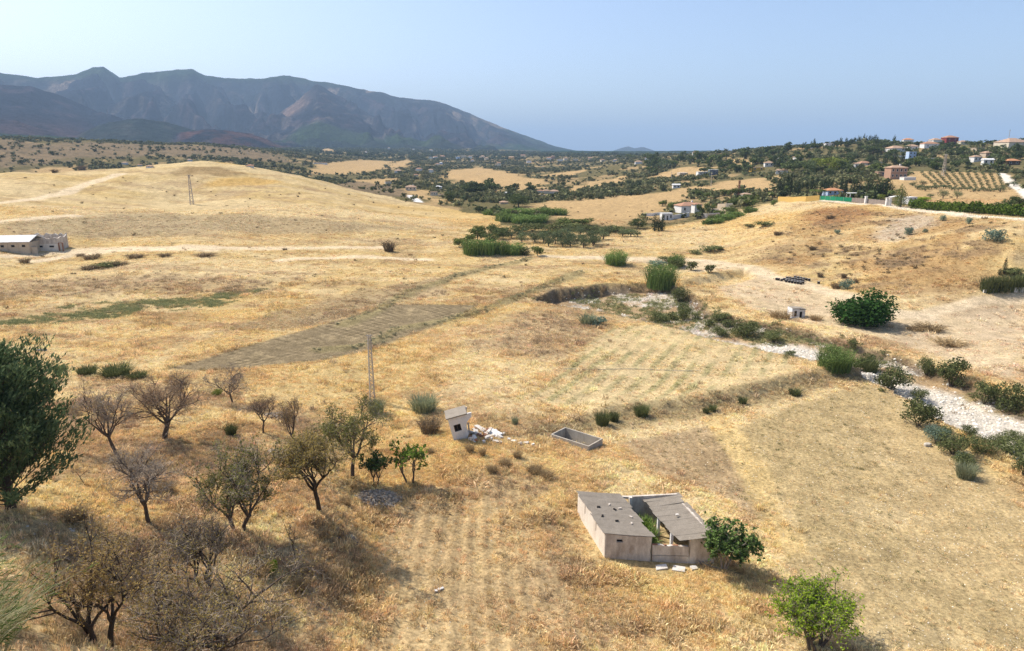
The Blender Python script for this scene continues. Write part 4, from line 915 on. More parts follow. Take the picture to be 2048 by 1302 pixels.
for i, (px, py) in enumerate(spots):
    q = at(px, py); w = g.uniform(.16, .42); d = g.uniform(.12, .26); h = g.uniform(.06, .16)
    if i in (5, 12): w, d = .75, .3
    mat = M['slab'] if g.random() < .68 else (M['brick'] if g.random() < .5 else M['concrete_old'])
    o = MB().prism([(-w, -d), (w * g.uniform(.7, 1), -d * g.uniform(.7, 1.1)), (w, d * g.uniform(.6, 1)), (-w * g.uniform(.5, 1), d)], 'z', -h, h).build('rubble_block', mat, None, bevel=.015)
    o.location = q + Vector((0, 0, .10 + (.35 * g.random() if px < 985 else 0))); o.rotation_euler = (g.uniform(-.35, .35), g.uniform(-.35, .35), g.uniform(0, 6.3))
    nm = {id(M['slab']): 'white plastered', id(M['brick']): 'reddish brick', id(M['concrete_old']): 'brown grey'}[id(mat)]
    tag(o, nm + ' rubble block fallen beside the leaning hut', 'rubble', RB + ', ' + nm)
q = at(985, 868); o = MB().prism([(-1.1, -.5), (.9, -.65), (1.2, .3), (-.6, .6)], 'z', -.05, .07).build('wall_slab', M['whitewash']); o.location = q + Vector((0, 0, .25)); o.rotation_euler = (.22, .1, -.5)
tag(o, 'large white slab of wall fallen flat beside the hut rubble', 'slab')

# ------------------------------------------------------------------ concrete water tank
zt, Lx, Ly, ct, an = tank_z, tank_Lx, tank_Ly, tank_c, tank_an
tank = empty('water_tank', Vector((ct.x, ct.y, zt)), an); tag(tank, 'open empty concrete water tank sunk in the dry grass', 'tank')
hx, hy, t_ = Lx / 2, Ly / 2, .16
MB().box(-hx, hx, -hy, -hy + t_, -1.3, .55).build('wall', M['tank'], tank, bevel=.008); MB().box(-hx, hx, hy - t_, hy, -1.3, .55).build('wall', M['tank'], tank, bevel=.008)
MB().box(-hx + .002, -hx + t_, -hy + t_, hy - t_, -1.3, .548).build('wall', M['tank'], tank); MB().box(hx - t_, hx - .002, -hy + t_, hy - t_, -1.3, .548).build('wall', M['tank'], tank)
MB().box(-hx + t_, hx - t_, -hy + t_, hy - t_, -1.3, -1.0).build('tank_floor', M['tank'], tank)
TANK = (Vector((ct.x, ct.y, zt)), an, hx, hy)

# ------------------------------------------------------------------ lattice poles
def lattice(px, py, top, b0, b1, label, mat, arms, rz=.5, leg=.05, seg=11, sc=1.0):
    p = at(px, py); k = px_m(p); H = (py - top) * k / math.cos(math.atan2(CAM_Z - p.z, math.hypot(p.x, p.y))); root = empty('lattice_pylon', p + Vector((0, 0, -.15)), rz); tag(root, label, 'pylon')
    def w(z): return b0 + (b1 - b0) * z / H
    cs = [(-1, -1), (1, -1), (1, 1), (-1, 1)]
    for sx_, sy_ in cs: MB().bar((sx_ * w(0) / 2, sy_ * w(0) / 2, -.3), (sx_ * w(H) / 2, sy_ * w(H) / 2, H), leg).build('leg', mat, root)
    br = MB()
    for i in range(seg):
        za, zb = H * i / seg, H * (i + 1) / seg
        for j in range(4):
            a, c = cs[j], cs[(j + 1) % 4]; flip = (i + j) % 2
            if flip: a, c = c, a
            br.bar((a[0] * w(za) / 2, a[1] * w(za) / 2, za), (c[0] * w(zb) / 2, c[1] * w(zb) / 2, zb), leg * .75)
    br.build('bracing', mat, root)
    for z, L in arms:
        MB().bar((-L, 0, H * z), (L, 0, H * z), leg * 1.1).build('crossarm', mat, root)
    return root
lattice(745, 802, 671, .62, .32, 'rusty grey lattice power pole standing bare in the near field', M['steel'], [(.99, .42), (.88, .40)], .35, .05, 17)
# ------------------------------------------------------------------ shared plant shapes (unit width, unit height), scaled where they stand
_cache = {}
def shape(kind, lod, var):
    key = (kind, lod, var)
    if key in _cache: return _cache[key]
    n, lf = {'hi': (2200, .030), 'mid': (650, .055), 'lo': (170, .105)}[lod]; sd = hash(kind) % 97 if False else sum(map(ord, kind)) + 13 * var
    T_ = MB(); mats = {'bush': 'leaf_ole', 'olive': 'leaf_olv', 'tree': 'leaf_tree', 'tree2': 'leaf_tree2', 'pale': 'leaf_pale', 'cypress': 'leaf_cypd', 'pine': 'leaf_tree', 'fig': 'leaf_figd', 'cane': 'leaf_cane',
                       'broom': 'leaf_broom', 'blue': 'leaf_blue', 'rush': 'leaf_rush', 'dry': 'leaf_dry', 'drydk': 'leaf_drydk', 'palm': 'leaf_tree2', 'euc': 'leaf_tree', 'yellow': 'leaf_pale', 'poplar': 'leaf_tree2', 'lime': 'leaf_lime'}
    g = np.random.default_rng(sd)
    sides = 5 if lod == 'hi' else 4
    if kind in ('bush', 'blue', 'yellow', 'lime'):
        V, F = crown_arrays(lobes(8, .5, .42, .45, .25, sd), n, lf, sd, .45, .5)
        for i in range(5):
            a = i * 1.26; T_.tube([(0, 0, -.1), (math.cos(a) * .12, math.sin(a) * .12, .25), (math.cos(a) * .25, math.sin(a) * .25, .6)], [.02, .015, .006], 3, cap=False)
    elif kind in ('tree', 'tree2', 'pale', 'fig'):
        lo_ = .52 if kind != 'fig' else .47
        V, F = crown_arrays(lobes(10, .5, lo_, .46 if kind != 'fig' else .48, .24, sd), int(n * 1.2), lf, sd, .4, .5)
        if kind == 'fig':
            V2, F2 = crown_arrays([(0, 0, .36, .5, .5, .36), (.2, .1, .3, .38, .38, .3), (-.22, -.05, .3, .38, .38, .3), (0, -.2, .28, .36, .36, .28)], int(n * 1.6), lf * 1.1, sd + 5, .6, .55); F = np.concatenate([F, F2 + len(V)]); V = np.concatenate([V, V2])
        V[:, 2] = np.maximum(V[:, 2], .06)
        T_.tube([(0, 0, -.1), (.01, 0, .2), (0, .01, .5)], [.04, .032, .02], sides, cap=False)
        for i in range(4):
            a = i * 1.57 + var; T_.tube([(0, 0, .25), (math.cos(a) * .15, math.sin(a) * .15, .5), (math.cos(a) * .28, math.sin(a) * .28, .7)], [.022, .015, .006], 3, cap=False)
    elif kind == 'olive':
        V, F = crown_arrays(lobes(9, .5, .54, .44, .25, sd), n, lf * .9, sd, .45, .45, .4)
        T_.tube([(0, 0, -.1), (.03, 0, .2), (0, 0, .45)], [.06, .045, .03], sides, cap=False)
        for i in range(3):
            a = i * 2.1 + var; T_.tube([(0, 0, .2), (math.cos(a) * .14, math.sin(a) * .14, .4), (math.cos(a) * .26, math.sin(a) * .26, .62)], [.035, .022, .008], 3, cap=False)
    elif kind == 'euc':
        bl = [(g.normal() * .16, g.normal() * .16, z, r, r, r * .42) for z, r in zip(np.linspace(.3, .9, 8), [.3, .36, .38, .36, .34, .3, .26, .18])]
        V, F = crown_arrays(bl, int(n * 1.3), lf, sd, .4, .4); T_.tube([(0, 0, -.1), (0, .02, .4), (.02, 0, .85)], [.04, .03, .01], sides, cap=False)
    elif kind in ('cypress', 'poplar'):
        wd = 1.0
        bl = [(g.normal() * .03, g.normal() * .03, z, .5 * wd * r, .5 * wd * r, .075) for z, r in zip(np.linspace(.07, .97, 13), [.7, .9, 1, 1, 1, .97, .92, .85, .76, .64, .5, .34, .16])]
        V, F = crown_arrays(bl, int(n * 1.1), lf * .9, sd, .5, .5, .45); T_.tube([(0, 0, -.1), (0, 0, .5), (0, 0, .93)], [.12, .08, .02], sides, cap=False)
    elif kind == 'pine':
        V, F = crown_arrays(lobes(8, .5, .68, .30, .22, sd, .7), n, lf, sd, .4, .6)
        T_.tube([(0, 0, -.1), (.02, 0, .4), (0, 0, .75)], [.035, .028, .018], sides, cap=False)
        for i in range(4): a = i * 1.57; T_.tube([(0, 0, .5), (math.cos(a) * .2, math.sin(a) * .2, .72)], [.018, .008], 3, cap=False)
    elif kind == 'cane':
        V, F, _ = reed_arrays({'hi': 800, 'mid': 320, 'lo': 90}[lod], .42, 1.0, (.05, 0, 0), sd, {'hi': .008, 'mid': .016, 'lo': .04}[lod], .35)
        V2, F2 = crown_arrays(lobes(8, .5, .5, .45, .22, sd), n, lf, sd, .35, .3, .3); F = np.concatenate([F, F2 + len(V)]); V = np.concatenate([V, V2])
        T_.tube([(0, 0, -.1), (.02, 0, .4)], [.03, .01], 3)
    elif kind in ('dry', 'drydk'):
        V, F, _ = reed_arrays({'hi': 420, 'mid': 170, 'lo': 60}[lod], .34, 1.0, (0, 0, 0), sd, {'hi': .009, 'mid': .016, 'lo': .03}[lod], .9)
        V2, F2 = crown_arrays(lobes(9, .5, .3, .4, .2, sd), n // 3, lf * .8, sd, .2, .3, .3); F = np.concatenate([F, F2 + len(V)]); V = np.concatenate([V, V2]); T_.tube([(0, 0, -.1), (.02, 0, .2)], [.03, .02], 3)
    elif kind in ('broom', 'rush'):
        V, F, _ = reed_arrays({'hi': 700, 'mid': 260, 'lo': 80}[lod], .28, 1.0, (0, 0, 0), sd, {'hi': .008, 'mid': .014, 'lo': .03}[lod], .45); T_.tube([(0, 0, -.1), (.02, 0, .2)], [.04, .02], 3)
    elif kind == 'palm':
        T_.tube([(0, 0, -.05), (.02, 0, .35), (0, 0, .78)], [.06, .045, .045], 6, cap=False)
        Vs, Fs, o_ = [], [], 0
        for i in range(34):
            a = i * 2.399; el = .9 - 1.5 * (i / 34); d = np.array([math.cos(a), math.sin(a), 0]); K = np.linspace(0, 1, 5); up_ = math.sin(el)
            c = np.stack([np.array([0, 0, .78]) + d * .5 * k_ * math.cos(el * (1 - .3 * k_)) + np.array([0, 0, .24 * (up_ * k_ - .55 * k_ * k_)]) for k_ in K]); sd_ = np.cross(d, [0, 0, 1.]) * .05
            w_ = np.array([.3, 1, 1, .8, .1])[:, None] * sd_; dn = np.array([0, 0, -.02])
            Vs.append(np.stack([c - w_ + dn, c, c + w_ + dn], 1).reshape(-1, 3)); q_ = []
            for j in range(4): q_ += [(3 * j, 3 * j + 1, 3 * j + 4, 3 * j + 3), (3 * j + 1, 3 * j + 2, 3 * j + 5, 3 * j + 4)]
            Fs.append(np.array(q_) + o_); o_ += 15
        V, F = np.concatenate(Vs), np.concatenate(Fs)
    if kind != 'palm':
        V = V.copy(); V[:, 2] = np.where(V[:, 2] > 0, V[:, 2] / np.percentile(V[:, 2], 98.5), V[:, 2]); V[:, :2] *= .5 / np.percentile(np.abs(V[:, :2]), 98)
    cm = mesh_arrays(kind + '_crown', V, F, M[mats[kind]]); tm = T_.mesh(kind + '_trunk', M['bark'])
    _cache[key] = (cm, tm); return cm, tm
NAMES = {'bush': ('oleander_bush', 'bush', 'foliage', 'stems'), 'blue': ('blue_grey_bush', 'bush', 'foliage', 'stems'), 'dry': ('dry_bush', 'bush', 'foliage', 'stems'), 'drydk': ('dry_bush', 'bush', 'foliage', 'stems'), 'yellow': ('yellow_shrub', 'bush', 'foliage', 'stems'), 'lime': ('flowering_bush', 'bush', 'foliage', 'stems'),
         'tree': ('broad_tree', 'tree', 'crown', 'trunk'), 'tree2': ('broad_tree', 'tree', 'crown', 'trunk'), 'pale': ('pale_tree', 'tree', 'crown', 'trunk'), 'fig': ('fig_tree', 'tree', 'crown', 'trunk'), 'olive': ('olive_tree', 'tree', 'crown', 'trunk'), 'euc': ('eucalyptus_tree', 'tree', 'crown', 'trunk'),
         'cypress': ('cypress_tree', 'tree', 'crown', 'trunk'), 'poplar': ('poplar_tree', 'tree', 'crown', 'trunk'), 'pine': ('pine_tree', 'tree', 'crown', 'trunk'), 'cane': ('cane_stand', 'canes', 'leaves', 'stems'), 'broom': ('broom_shrub', 'bush', 'foliage', 'stems'), 'rush': ('rush_clump', 'rushes', 'blades', 'stems'), 'palm': ('palm_tree', 'palm', 'fronds', 'trunk')}
prs = random.Random(99)
def plant_xyz(kind, p, W, H, label, group=None, lod='mid'):
    cm, tm = shape(kind, lod, prs.randrange(3)); nm, cat, c_n, t_n = NAMES[kind]
    root = empty(nm, p, prs.uniform(0, 6.28)); root.scale = (W, W, H); tag(root, label, cat, group)
    link(c_n, cm, root); link(t_n, tm, root); return root
def plant(kind, px, py, wpx, hpx, label, group=None, lod='mid'):
    p = at(px, py); k = px_m(p); dep = math.atan2(CAM_Z - p.z, math.hypot(p.x, p.y)); return plant_xyz(kind, p, wpx * k * .97, max(.2, .93 * hpx * k / math.cos(dep)), label, group, lod)

# --- river bushes
G_RIV = 'oleanders along the dry river bed'; L_RIV = 'rounded dark green oleander bush on the dry river bed'
for px, py, w, h in [(1335,524,40,12),(1352,537,30,18),(1382,541,22,20),(1418,546,22,18),(1358,603,36,30),(1318,643,44,20),(1345,640,26,16),(1367,643,34,34),(1392,642,20,14),(1365,622,24,18),(1418,652,20,14),(1440,642,40,18),(1453,655,24,16),(1440,672,34,18),
                     (1548,684,34,20),(1706,700,18,24),(1735,728,30,22),(1580,712,24,10)]:
    plant('bush', px, py, w, h, L_RIV, G_RIV, 'hi' if w > 30 else 'mid')
for px, py, w, h, lab in [(1490,672,56,32,'broad dark oleander below the cut bank, beside the gravel'), (1781,782,70,50,'big dense oleander between the field corner and the gravel bed'), (1852,750,36,36,'upright oleander on the far gravel bank beside a larger round one'),
        (1902,772,60,54,'large round oleander on the far bank of the gravel bed'), (1968,808,50,46,'oleander touching its larger twin on the far gravel bank'), (2020,822,62,58,'largest of two touching oleanders on the far gravel bank'),
        (1836,800,34,24,'small oleander just above the brownish one at the field edge'), (1836,852,70,54,'brownish oleander at the corner of the stubble field'), (1322,572,64,46,'tall light green tamarisk at the end of the eroded bank'),
        (1231,529,46,30,'lone green shrub beside the upper dirt track')]:
    plant('bush' if 'tamarisk' not in lab and 'lone' not in lab else 'cane', px, py, w, h, lab, None, 'hi')
for px, py, w, h in [(1905,908,64,40),(1962,905,56,30),(2025,918,70,40),(1880,880,40,26),(2000,900,44,30),(1930,935,40,26),(2048,950,50,40),(1940,870,30,18),(2035,885,50,22)]:
    plant('bush', px, py, w, h, 'loose green bush on the bank below the stubble field', 'bushes below the stubble field', 'hi')
plant('blue', 1872, 884, 44, 32, 'blue grey bush at the edge of the stubble field', None, 'hi'); plant('blue', 1925, 925, 30, 22, 'small blue grey bush among the green bank bushes', None, 'hi')
plant('broom', 1930, 955, 44, 30, 'grey green broom on the bank under the stubble field', None, 'hi')
plant('cane', 1668, 736, 70, 44, 'large bright green clump of canes leaning over the river bed', None, 'hi'); plant('rush', 1730, 745, 60, 32, 'dark rushes behind the green cane clump in the river bed', None, 'hi')
plant('blue', 1195, 650, 34, 18, 'grey green wormwood bush by the corner of the row field', None, 'mid'); plant('broom', 1175, 648, 40, 22, 'thin grey broom beside the wormwood bush', None, 'mid')
plant('blue', 1315, 172 + 360, 40, 12, 'silvery low shrub among the upper track bushes', None, 'mid'); plant('cane', 1352, 532, 36, 24, 'light green cane tuft behind the upper oleanders', None, 'mid')
for px, py, w, h in [(1205,850,34,28),(1228,842,24,20),(1283,832,36,24)]: plant('rush', px, py, w, h, 'dark tussock of rushes in the ditch under the row field', 'rush tussocks in the ditch', 'hi')
for px, py, w, h in [(1485,808,22,16),(1425,822,20,14),(1412,826,16,12),(1590,790,30,14)]: plant('rush', px, py, w, h, 'small rush tuft on the step between the two fields', 'rush tufts on the field step', 'mid')
for px, py, w, h in [(232,752,66,24),(175,748,44,18),(120,742,30,12),(8,738,20,18),(275,757,44,14)]: plant('rush', px, py, w, h, 'dark green rushes along the ditch above the slope trees', 'rushes above the slope', 'hi')
plant('broom', 848, 822, 62, 34, 'pale green broom bush behind the leaning hut', None, 'hi'); plant('broom', 752, 828, 40, 34, 'thin grey broom at the foot of the lattice pole', None, 'hi'); plant('broom', 1030, 828 + 20, 16, 16, 'small grey green sprig behind the rubble of the leaning hut', None, 'mid')
plant('yellow', 434, 792, 28, 14, 'low yellow green shrub beside the umbrella almond', None, 'hi'); plant('rush', 463, 872, 26, 26, 'small green tuft among the slope stones', None, 'hi')
plant('lime', 545, 1150, 24, 30, 'small fresh green shrub among the slope grass', None, 'hi'); plant('drydk', 860, 865, 50, 30, 'brown grey dry bush against the hut wall', None, 'hi')
for px, py, w, h in [(600,1180,44,20),(520,1150,50,22),(330,985,44,20),(430,960,44,20),(150,1040,60,24),(560,1230,44,20),(1070,945,40,16),(1010,930,30,14),(985,945,26,16),(1095,955,30,14),(360,770,34,14),(140,830,40,20),(510,930,30,14),(690,1010,30,16),(940,905,20,16),(965,912,16,16),(1035,915,20,14),(860,905,20,10)]:
    plant('dry', px, py, w, h, 'low dead brown bush in the dry grass', 'dead brown bushes in the grass', 'hi')
plant('fig', 1722, 648, 112, 62, 'huge spreading dark fig tree in the bare field beside the track', None, 'hi')
for px, py, w, h in [(1320 + 540,660,60,14),(1560,636,50,14),(1632,640,30,10),(1900,690,70,12),(1830,660,40,10)]: plant('dry', px, py, w, h, 'low straw coloured brush on the bare field', 'straw brush on the bare field', 'mid')
plant('blue', 1692, 578, 28, 20, 'rounded grey green bush on the lower hillside by the track', None, 'mid'); plant('drydk', 1672, 577, 22, 14, 'dark brown bush beside the rounded grey green one', None, 'mid')
for px, py, w, h in [(1640,554,14,10),(1688,556,14,10),(1712,566,10,8),(1625,500,16,8),(1556,470,20,8),(1660,438,22,10)]: plant('drydk', px, py, w, h, 'small dark scrub bush on the golden hillside', 'scrub bushes on the hillside', 'mid')
for px, py, w, h in [(1420,503,44,12),(1390,508,30,8),(1438,500,20,8),(1530,452,40,10),(1500,455,24,8)]: plant('bush', px, py, w, h, 'low olive green thicket at the foot of the hillside', 'thickets at the hillside foot', 'mid')
for px, py, w, h in [(1818,470,18,16),(1990,482,40,24),(1937,448,12,14),(1885,442,12,12),(1674,468,12,10),(1850,465,10,8)]: plant('blue', px, py, w, h, 'pale agave like shrub on the steep golden bank', 'pale shrubs on the bank', 'mid')
plant('drydk', 778, 503, 28, 22, 'lone brown bush beside the long track across the fields', None, 'mid')
for px, py, w, h in [(50,526,24,10),(185,517,42,10),(270,515,40,7),(215,533,50,8),(180,538,40,8),(330,512,30,6),(240,530,40,8),(410,512,40,6),(160,512,20,6),(570,500,12,5),(165,340,20,10),(110,345,16,8)]: plant('drydk' if w < 45 else 'bush', px, py, w, h, 'low dark scrub patch in the fields near the farm', 'scrub patches near the farm', 'mid')

# --- trees of the valley floor
G_OL = 'olive grove on the valley floor'; rs = random.Random(3)
for row, (y_, x0, x1, n) in enumerate([(486, 1045, 1060, 1), (478, 1022, 1088, 4), (486, 1068, 1130, 4), (494, 1095, 1122, 2), (480, 1120, 1205, 5), (488, 1140, 1190, 3), (494, 1140, 1165, 2), (472, 1135, 1215, 4), (492, 1185, 1190, 1), (480, 1085, 1120, 2)]):
    for i in range(n): plant('olive', x0 + (x1 - x0) * (i / max(1, n - 1)) + rs.uniform(-3, 3), y_ + rs.uniform(-1.5, 1.5), rs.uniform(24, 30), rs.uniform(19, 24), 'grey green olive tree in the grove on the valley floor', G_OL, 'mid')
for px, w in [(1245, 24), (1262, 26), (1275, 18)]: plant('olive', px, 473, w, 15, 'olive tree in the small group beside the villa slope', 'olive trees below the villa', 'mid')
for px, py, w, h, kd in [(945,508,44,30,'cane'),(970,508,44,30,'cane'),(1000,508,44,28,'cane'),(1028,509,44,24,'cane'),(1048,510,30,16,'bush'),(918,494,26,18,'tree2'),(935,490,34,22,'tree2'),(955,480,34,24,'tree2'),(980,488,34,22,'tree'),(1000,478,30,22,'tree'),(992,462 + 10,30,24,'tree'),(1012,470,30,16,'bush'),(985,468,24,16,'tree2'),(960,466,26,16,'tree2'),(1040,466,40,16,'bush'),(1065,462,40,16,'bush'),(1083,458,24,12,'tree'),(1075,512,26,20,'tree2')]:
    plant(kd, px, py, w, h, {'cane': 'light green cane stand at the head of the golden field', 'tree2': 'mid green tree beside the light green cane stand', 'tree': 'dark green tree behind the light green cane stand', 'bush': 'dull green thicket between the canes and the olive grove'}[kd], {'cane': 'canes at the field head', 'tree2': 'mid green trees by the canes', 'tree': 'dark trees by the canes', 'bush': 'thickets by the olive grove'}[kd], 'mid')
for px, py, w, h in [(1010,443,44,18),(1045,446,50,18),(1075,444,44,16),(1050,432,60,16),(1090,430,50,16),(1118,430,36,14),(1020,430,50,14),(985,430,44,12)]:
    plant('cane', px, py, w, h, 'bright green cane thicket in the middle of the valley', 'cane thickets in mid valley', 'mid')
for px, py, w, h in [(1110,462,50,14),(1140,460,50,14),(1170,462,50,12),(1200,466,50,12),(1230,463,40,12),(1130,452,50,16),(1165,450,44,14),(1095,470,40,10),(1255,468,30,10)]:
    plant('tree2' if py < 455 else 'bush', px, py, w, h, 'green hedge trees along the stream below the villa', 'stream side hedge trees', 'mid')
plant('tree', 1276, 457, 36, 22, 'round blue green tree beside the villa slope', None, 'hi')
plant('tree', 1037, 414, 44, 26, 'huge dark tree in the valley behind the canes', None, 'hi'); plant('tree', 900, 404, 26, 22, 'round dark tree next to the white lane', None, 'mid')
for px, py, w, h in [(942,388,36,26),(958,388,30,22),(978,386,36,30),(1025,386,30,20),(1060,386,22,22)]: plant('euc', px, py, w, h, 'tall dark eucalyptus in the valley bottom', 'eucalyptus trees in the valley', 'mid')
for px, h in [(1309,34), (1317,28), (1324,32)]: plant('cypress', px, 462, 13, h, 'slim cypress in the tight clump below the villa', 'cypresses below the villa', 'mid')
for px, py, h in [(2008,548,34), (1999,550,14)]: plant('cypress', px, py, 9, h, 'tall dark cypress by the cane fence' if h > 20 else 'short dark cypress beside the tall one', None, 'mid')
for i in range(6): plant('rush', 1972 + i * 15, 582 - i * .5, 30, 34, 'dry brown reed fence along the low white wall', 'reed fence by the white wall', 'mid')
plant('bush', 2028, 552, 40, 16, 'pale bush behind the reed fence', None, 'mid')

# --- right hillside: named trees
for px, py, h in [(1558,392,36),(1565,392,34),(1573,392,48),(1580,392,46),(1588,392,30),(1596,392,32),(1604,392,28),(1612,392,30),(1622,392,40),(1630,392,34),(1640,392,30)]: plant('cypress', px, py, 9, h, 'dark cypress in the row behind the ochre wall', 'cypresses behind the ochre wall', 'mid')
for px, py, w, h in [(1706,393,22,37),(1718,393,22,29),(1735,393,26,28),(1752,394,26,34),(1765,394,24,30),(1778,394,24,32),(1745,395,30,20),(1725,395,30,18)]: plant('cypress', px, py, w * .75, h, 'broad dark conifer in the belt behind the road fence', 'conifer belt behind the road fence', 'mid')
for px, py, h in [(1655,388,36),(1649,388,30),(1663,386,28),(1671,386,24),(1682,386,30),(1690,386,26)]: plant('cypress', px, py, 9, h, 'dark cypress around the orange roofed house', 'cypresses by the orange roof', 'mid')
for px, py, h in [(1739,282,16),(1732,284,14),(1727,282,18),(1720,284,14),(1745,283,14),(1750,284,17),(1755,286,14),(1716,286,16),(1708,286,14),(1702,287,12),(1760,288,10),(1692,290,16),(1681,290,17),(1674,291,14),(1668,292,12),(1628,294,18),(1622,294,14),(1610,295,14),(1605,295,12),(1788,284,16),(1696,290,12)]:
    plant('cypress', px, py + 2, 7, h, 'cypress on the hilltop skyline', 'hilltop cypresses', 'lo')
for px, py, w, h in [(1743,330,10,22),(1753,330,8,26),(1770,330,12,22),(1788,330,12,26),(1804,330,9,26),(1550,334,12,22)]: plant('cypress', px, py, w, h, 'tall cypress among the white hillside houses', 'cypresses among the houses', 'mid')
for px, py, w, h in [(1575,392,16,26),(1628,395,26,20),(1642,395,24,20),(1690,396,16,12),(1700,396,16,12)]: plant('palm', px, py, w, h, 'short green palm behind the ochre wall', 'palms behind the ochre wall', 'hi')
plant('palm', 1781, 406, 18, 32, 'tall single palm beside the road gate', None, 'hi')
for px, py, h in [(1390,312,14), (1394,312,14), (1364,313,10)]: plant('palm', px, py, 7, h, 'tiny palm on the far ridge beside a white house', 'palms on the far ridge', 'lo')
plant('poplar', 1800, 414, 24, 44, 'tall light green poplar at the road gate', None, 'hi')
plant('pale', 1753, 400, 34, 12, 'yellow green round tree behind the road fence', None, 'mid'); plant('pale', 1735, 404, 20, 8, 'small yellow green shrub tree by the fence', None, 'mid'); plant('lime', 1845, 401, 30, 8, 'yellow flowering shrub over the hedge', None, 'mid')
for px, py, w, h in [(1620,345,24,18),(1652,340,40,26),(1675,345,36,28),(1690,345,30,26),(1660,352,30,16),(1630,348,24,16),(1640,330,30,14),(1700,322,24,12)]: plant('pale' if px in (1652, 1640, 1675) else 'tree', px, py, w, h, 'large yellow green pine crown on the hillside' if px in (1652, 1640, 1675) else 'dark broad tree beside the yellow green crowns', 'hillside yellow green crowns' if px in (1652, 1640, 1675) else 'trees by the yellow green crowns', 'mid')
for px, py, w, h in [(1745,310,40,20),(1765,302,30,16),(1728,306,30,16),(1590,345,40,22),(1610,340,36,20),(1575,345,30,18),(1820,328,20,12),(1840,328,24,16),(1750,290,24,12),(1770,290,18,12)]: plant('pine', px, py, w, h, 'spreading dark pine on the wooded hillside', 'spreading hillside pines', 'mid')
# olive orchard in straight rows
for i in range(11):
    xt, xb = 1843 + 15.2 * i, 1872 + 13.4 * i
    for j in range(8):
        t_ = j / 7; plant('olive', xt + (xb - xt) * t_ + rs.uniform(-.8, .8), 348 + 26 * t_ + .5 * i * t_ + rs.uniform(-.4, .4), 8.5, 6.5, 'small olive tree in the straight orchard rows', 'hillside olive orchard', 'lo')
for i in range(26): plant('olive', 1838 + i * 6 + rs.uniform(-1, 1), 376 + i * .32 + rs.uniform(-2, 2), 10, 8, 'olive tree along the lower edge of the orchard', 'orchard edge olives', 'lo')
for px, py, w, h in [(1886,397,22,18),(1914,397,20,16)]: plant('olive', px, py, w, h, 'lone spreading tree casting shade on the bare slope under the orchard', 'lone trees under the orchard', 'hi')
for px, py, w, h in [(2028,372,18,12),(1850,382,18,10),(1835,378,18,10),(1825,372,16,10),(1860,395,16,8),(1845,368,16,8),(2000,384,22,12),(2030,362,18,12),(2040,350,20,10)]: plant('olive', px, py, w, h, 'scattered olive at the rim of the orchard', 'scattered rim olives', 'mid')
for px, py, w, h in [(2040,412,24,18),(2015,416,24,18),(2028,408,18,16),(1998,418,20,14)]: plant('tree', px, py, w, h, 'dark round tree behind the roadside hedge', 'trees behind the hedge', 'mid')
for px, py, w, h in [(1440,360,14,8),(1454,358,12,7),(1490,352,14,8),(1507,352,13,8),(1524,352,14,9),(1540,350,14,8),(1395,368,14,8),(1410,368,14,8),(1414,372,12,7),(1425,368,14,8),(1570,350,14,8),(1600,350,13,8)]: plant('olive', px, py, w, h, 'dark olive beside the bare ploughed slope', 'olives beside the bare slope', 'mid')
for px, py, w, h in [(1400,395,20,14),(1415,396,20,12),(1430,398,18,12),(1448,392,20,14),(1462,392,18,14),(1475,392,20,16),(1485,388,18,12),(1500,404,24,16),(1520,402,24,16),(1535,398,22,14),(1480,412,40,22),(1500,415,30,18),(1460,428,30,14),(1440,432,28,12),(1425,440,24,10),(1547,412,14,12),(1470,405,20,10),(1345,420,14,16),(1355,415,14,12),(1400,428,16,20),(1415,428,16,22),(1425,425,14,18),(1435,430,14,10),(1396,432,14,10),(1340,418,16,14),(1325,412,20,12)]:
    plant('tree2', px, py, w, h, 'leafy green garden tree around the white villa', 'villa garden trees', 'mid')
for px, py, w, h in [(1430,445,40,10),(1450,440,40,12),(1470,434,40,12),(1415,448,24,8),(1500,425,30,12)]: plant('cane', px, py, w, h, 'green cane belt on the bank below the villa garden', 'cane belt below the villa', 'mid')

# --- individual trees scattered over the wooded hillside and ridge
rs = random.Random(17); cnt = 0; kinds = ['tree', 'tree', 'tree2', 'olive', 'pine', 'tree2', 'euc']
LAB = {'tree': 'dark round tree scattered over the wooded hillside', 'tree2': 'mid green round tree scattered over the wooded hillside', 'olive': 'grey green tree scattered over the wooded hillside', 'pine': 'flat topped pine scattered over the wooded hillside', 'euc': 'tall loose tree scattered over the wooded hillside'}
while cnt < 260:
    px = rs.uniform(1290, 2060); top_ = np.interp(px, [1290, 1400, 1500, 1600, 1740, 1900, 2060], [322, 312, 304, 297, 290, 292, 288]); bot = np.interp(px, [1290, 1400, 1560, 1640, 1800, 1840, 2060], [350, 352, 340, 372, 345, 340, 338])
    py = top_ + (bot - top_) * rs.random() ** .9; p = at(px, py)
    if grid_val(WOOD, p.x, p.y) < .5 or (py > 348 and px > 1620): continue
    if any(abs(px - hx_) < 14 and 0 < py - hy_ < 9 for hx_, hy_ in [(1790,352),(1820,315),(1898,287),(2022,328),(1952,322),(1973,328),(1860,293),(1537,330),(1515,338),(1426,349),(2022,290),(1563,345),(1727,328)]): continue
    kd = rs.choice(kinds); s_ = rs.uniform(.75, 1.35) * np.interp(py, [290, 350], [12, 17]); plant(kd, px, py, s_, s_ * (.8 if kd != 'euc' else 1.2), LAB[kd], 'wooded hillside, ' + NAMES[kd][0] + ' ' + kd, 'lo'); cnt += 1
cnt = 0
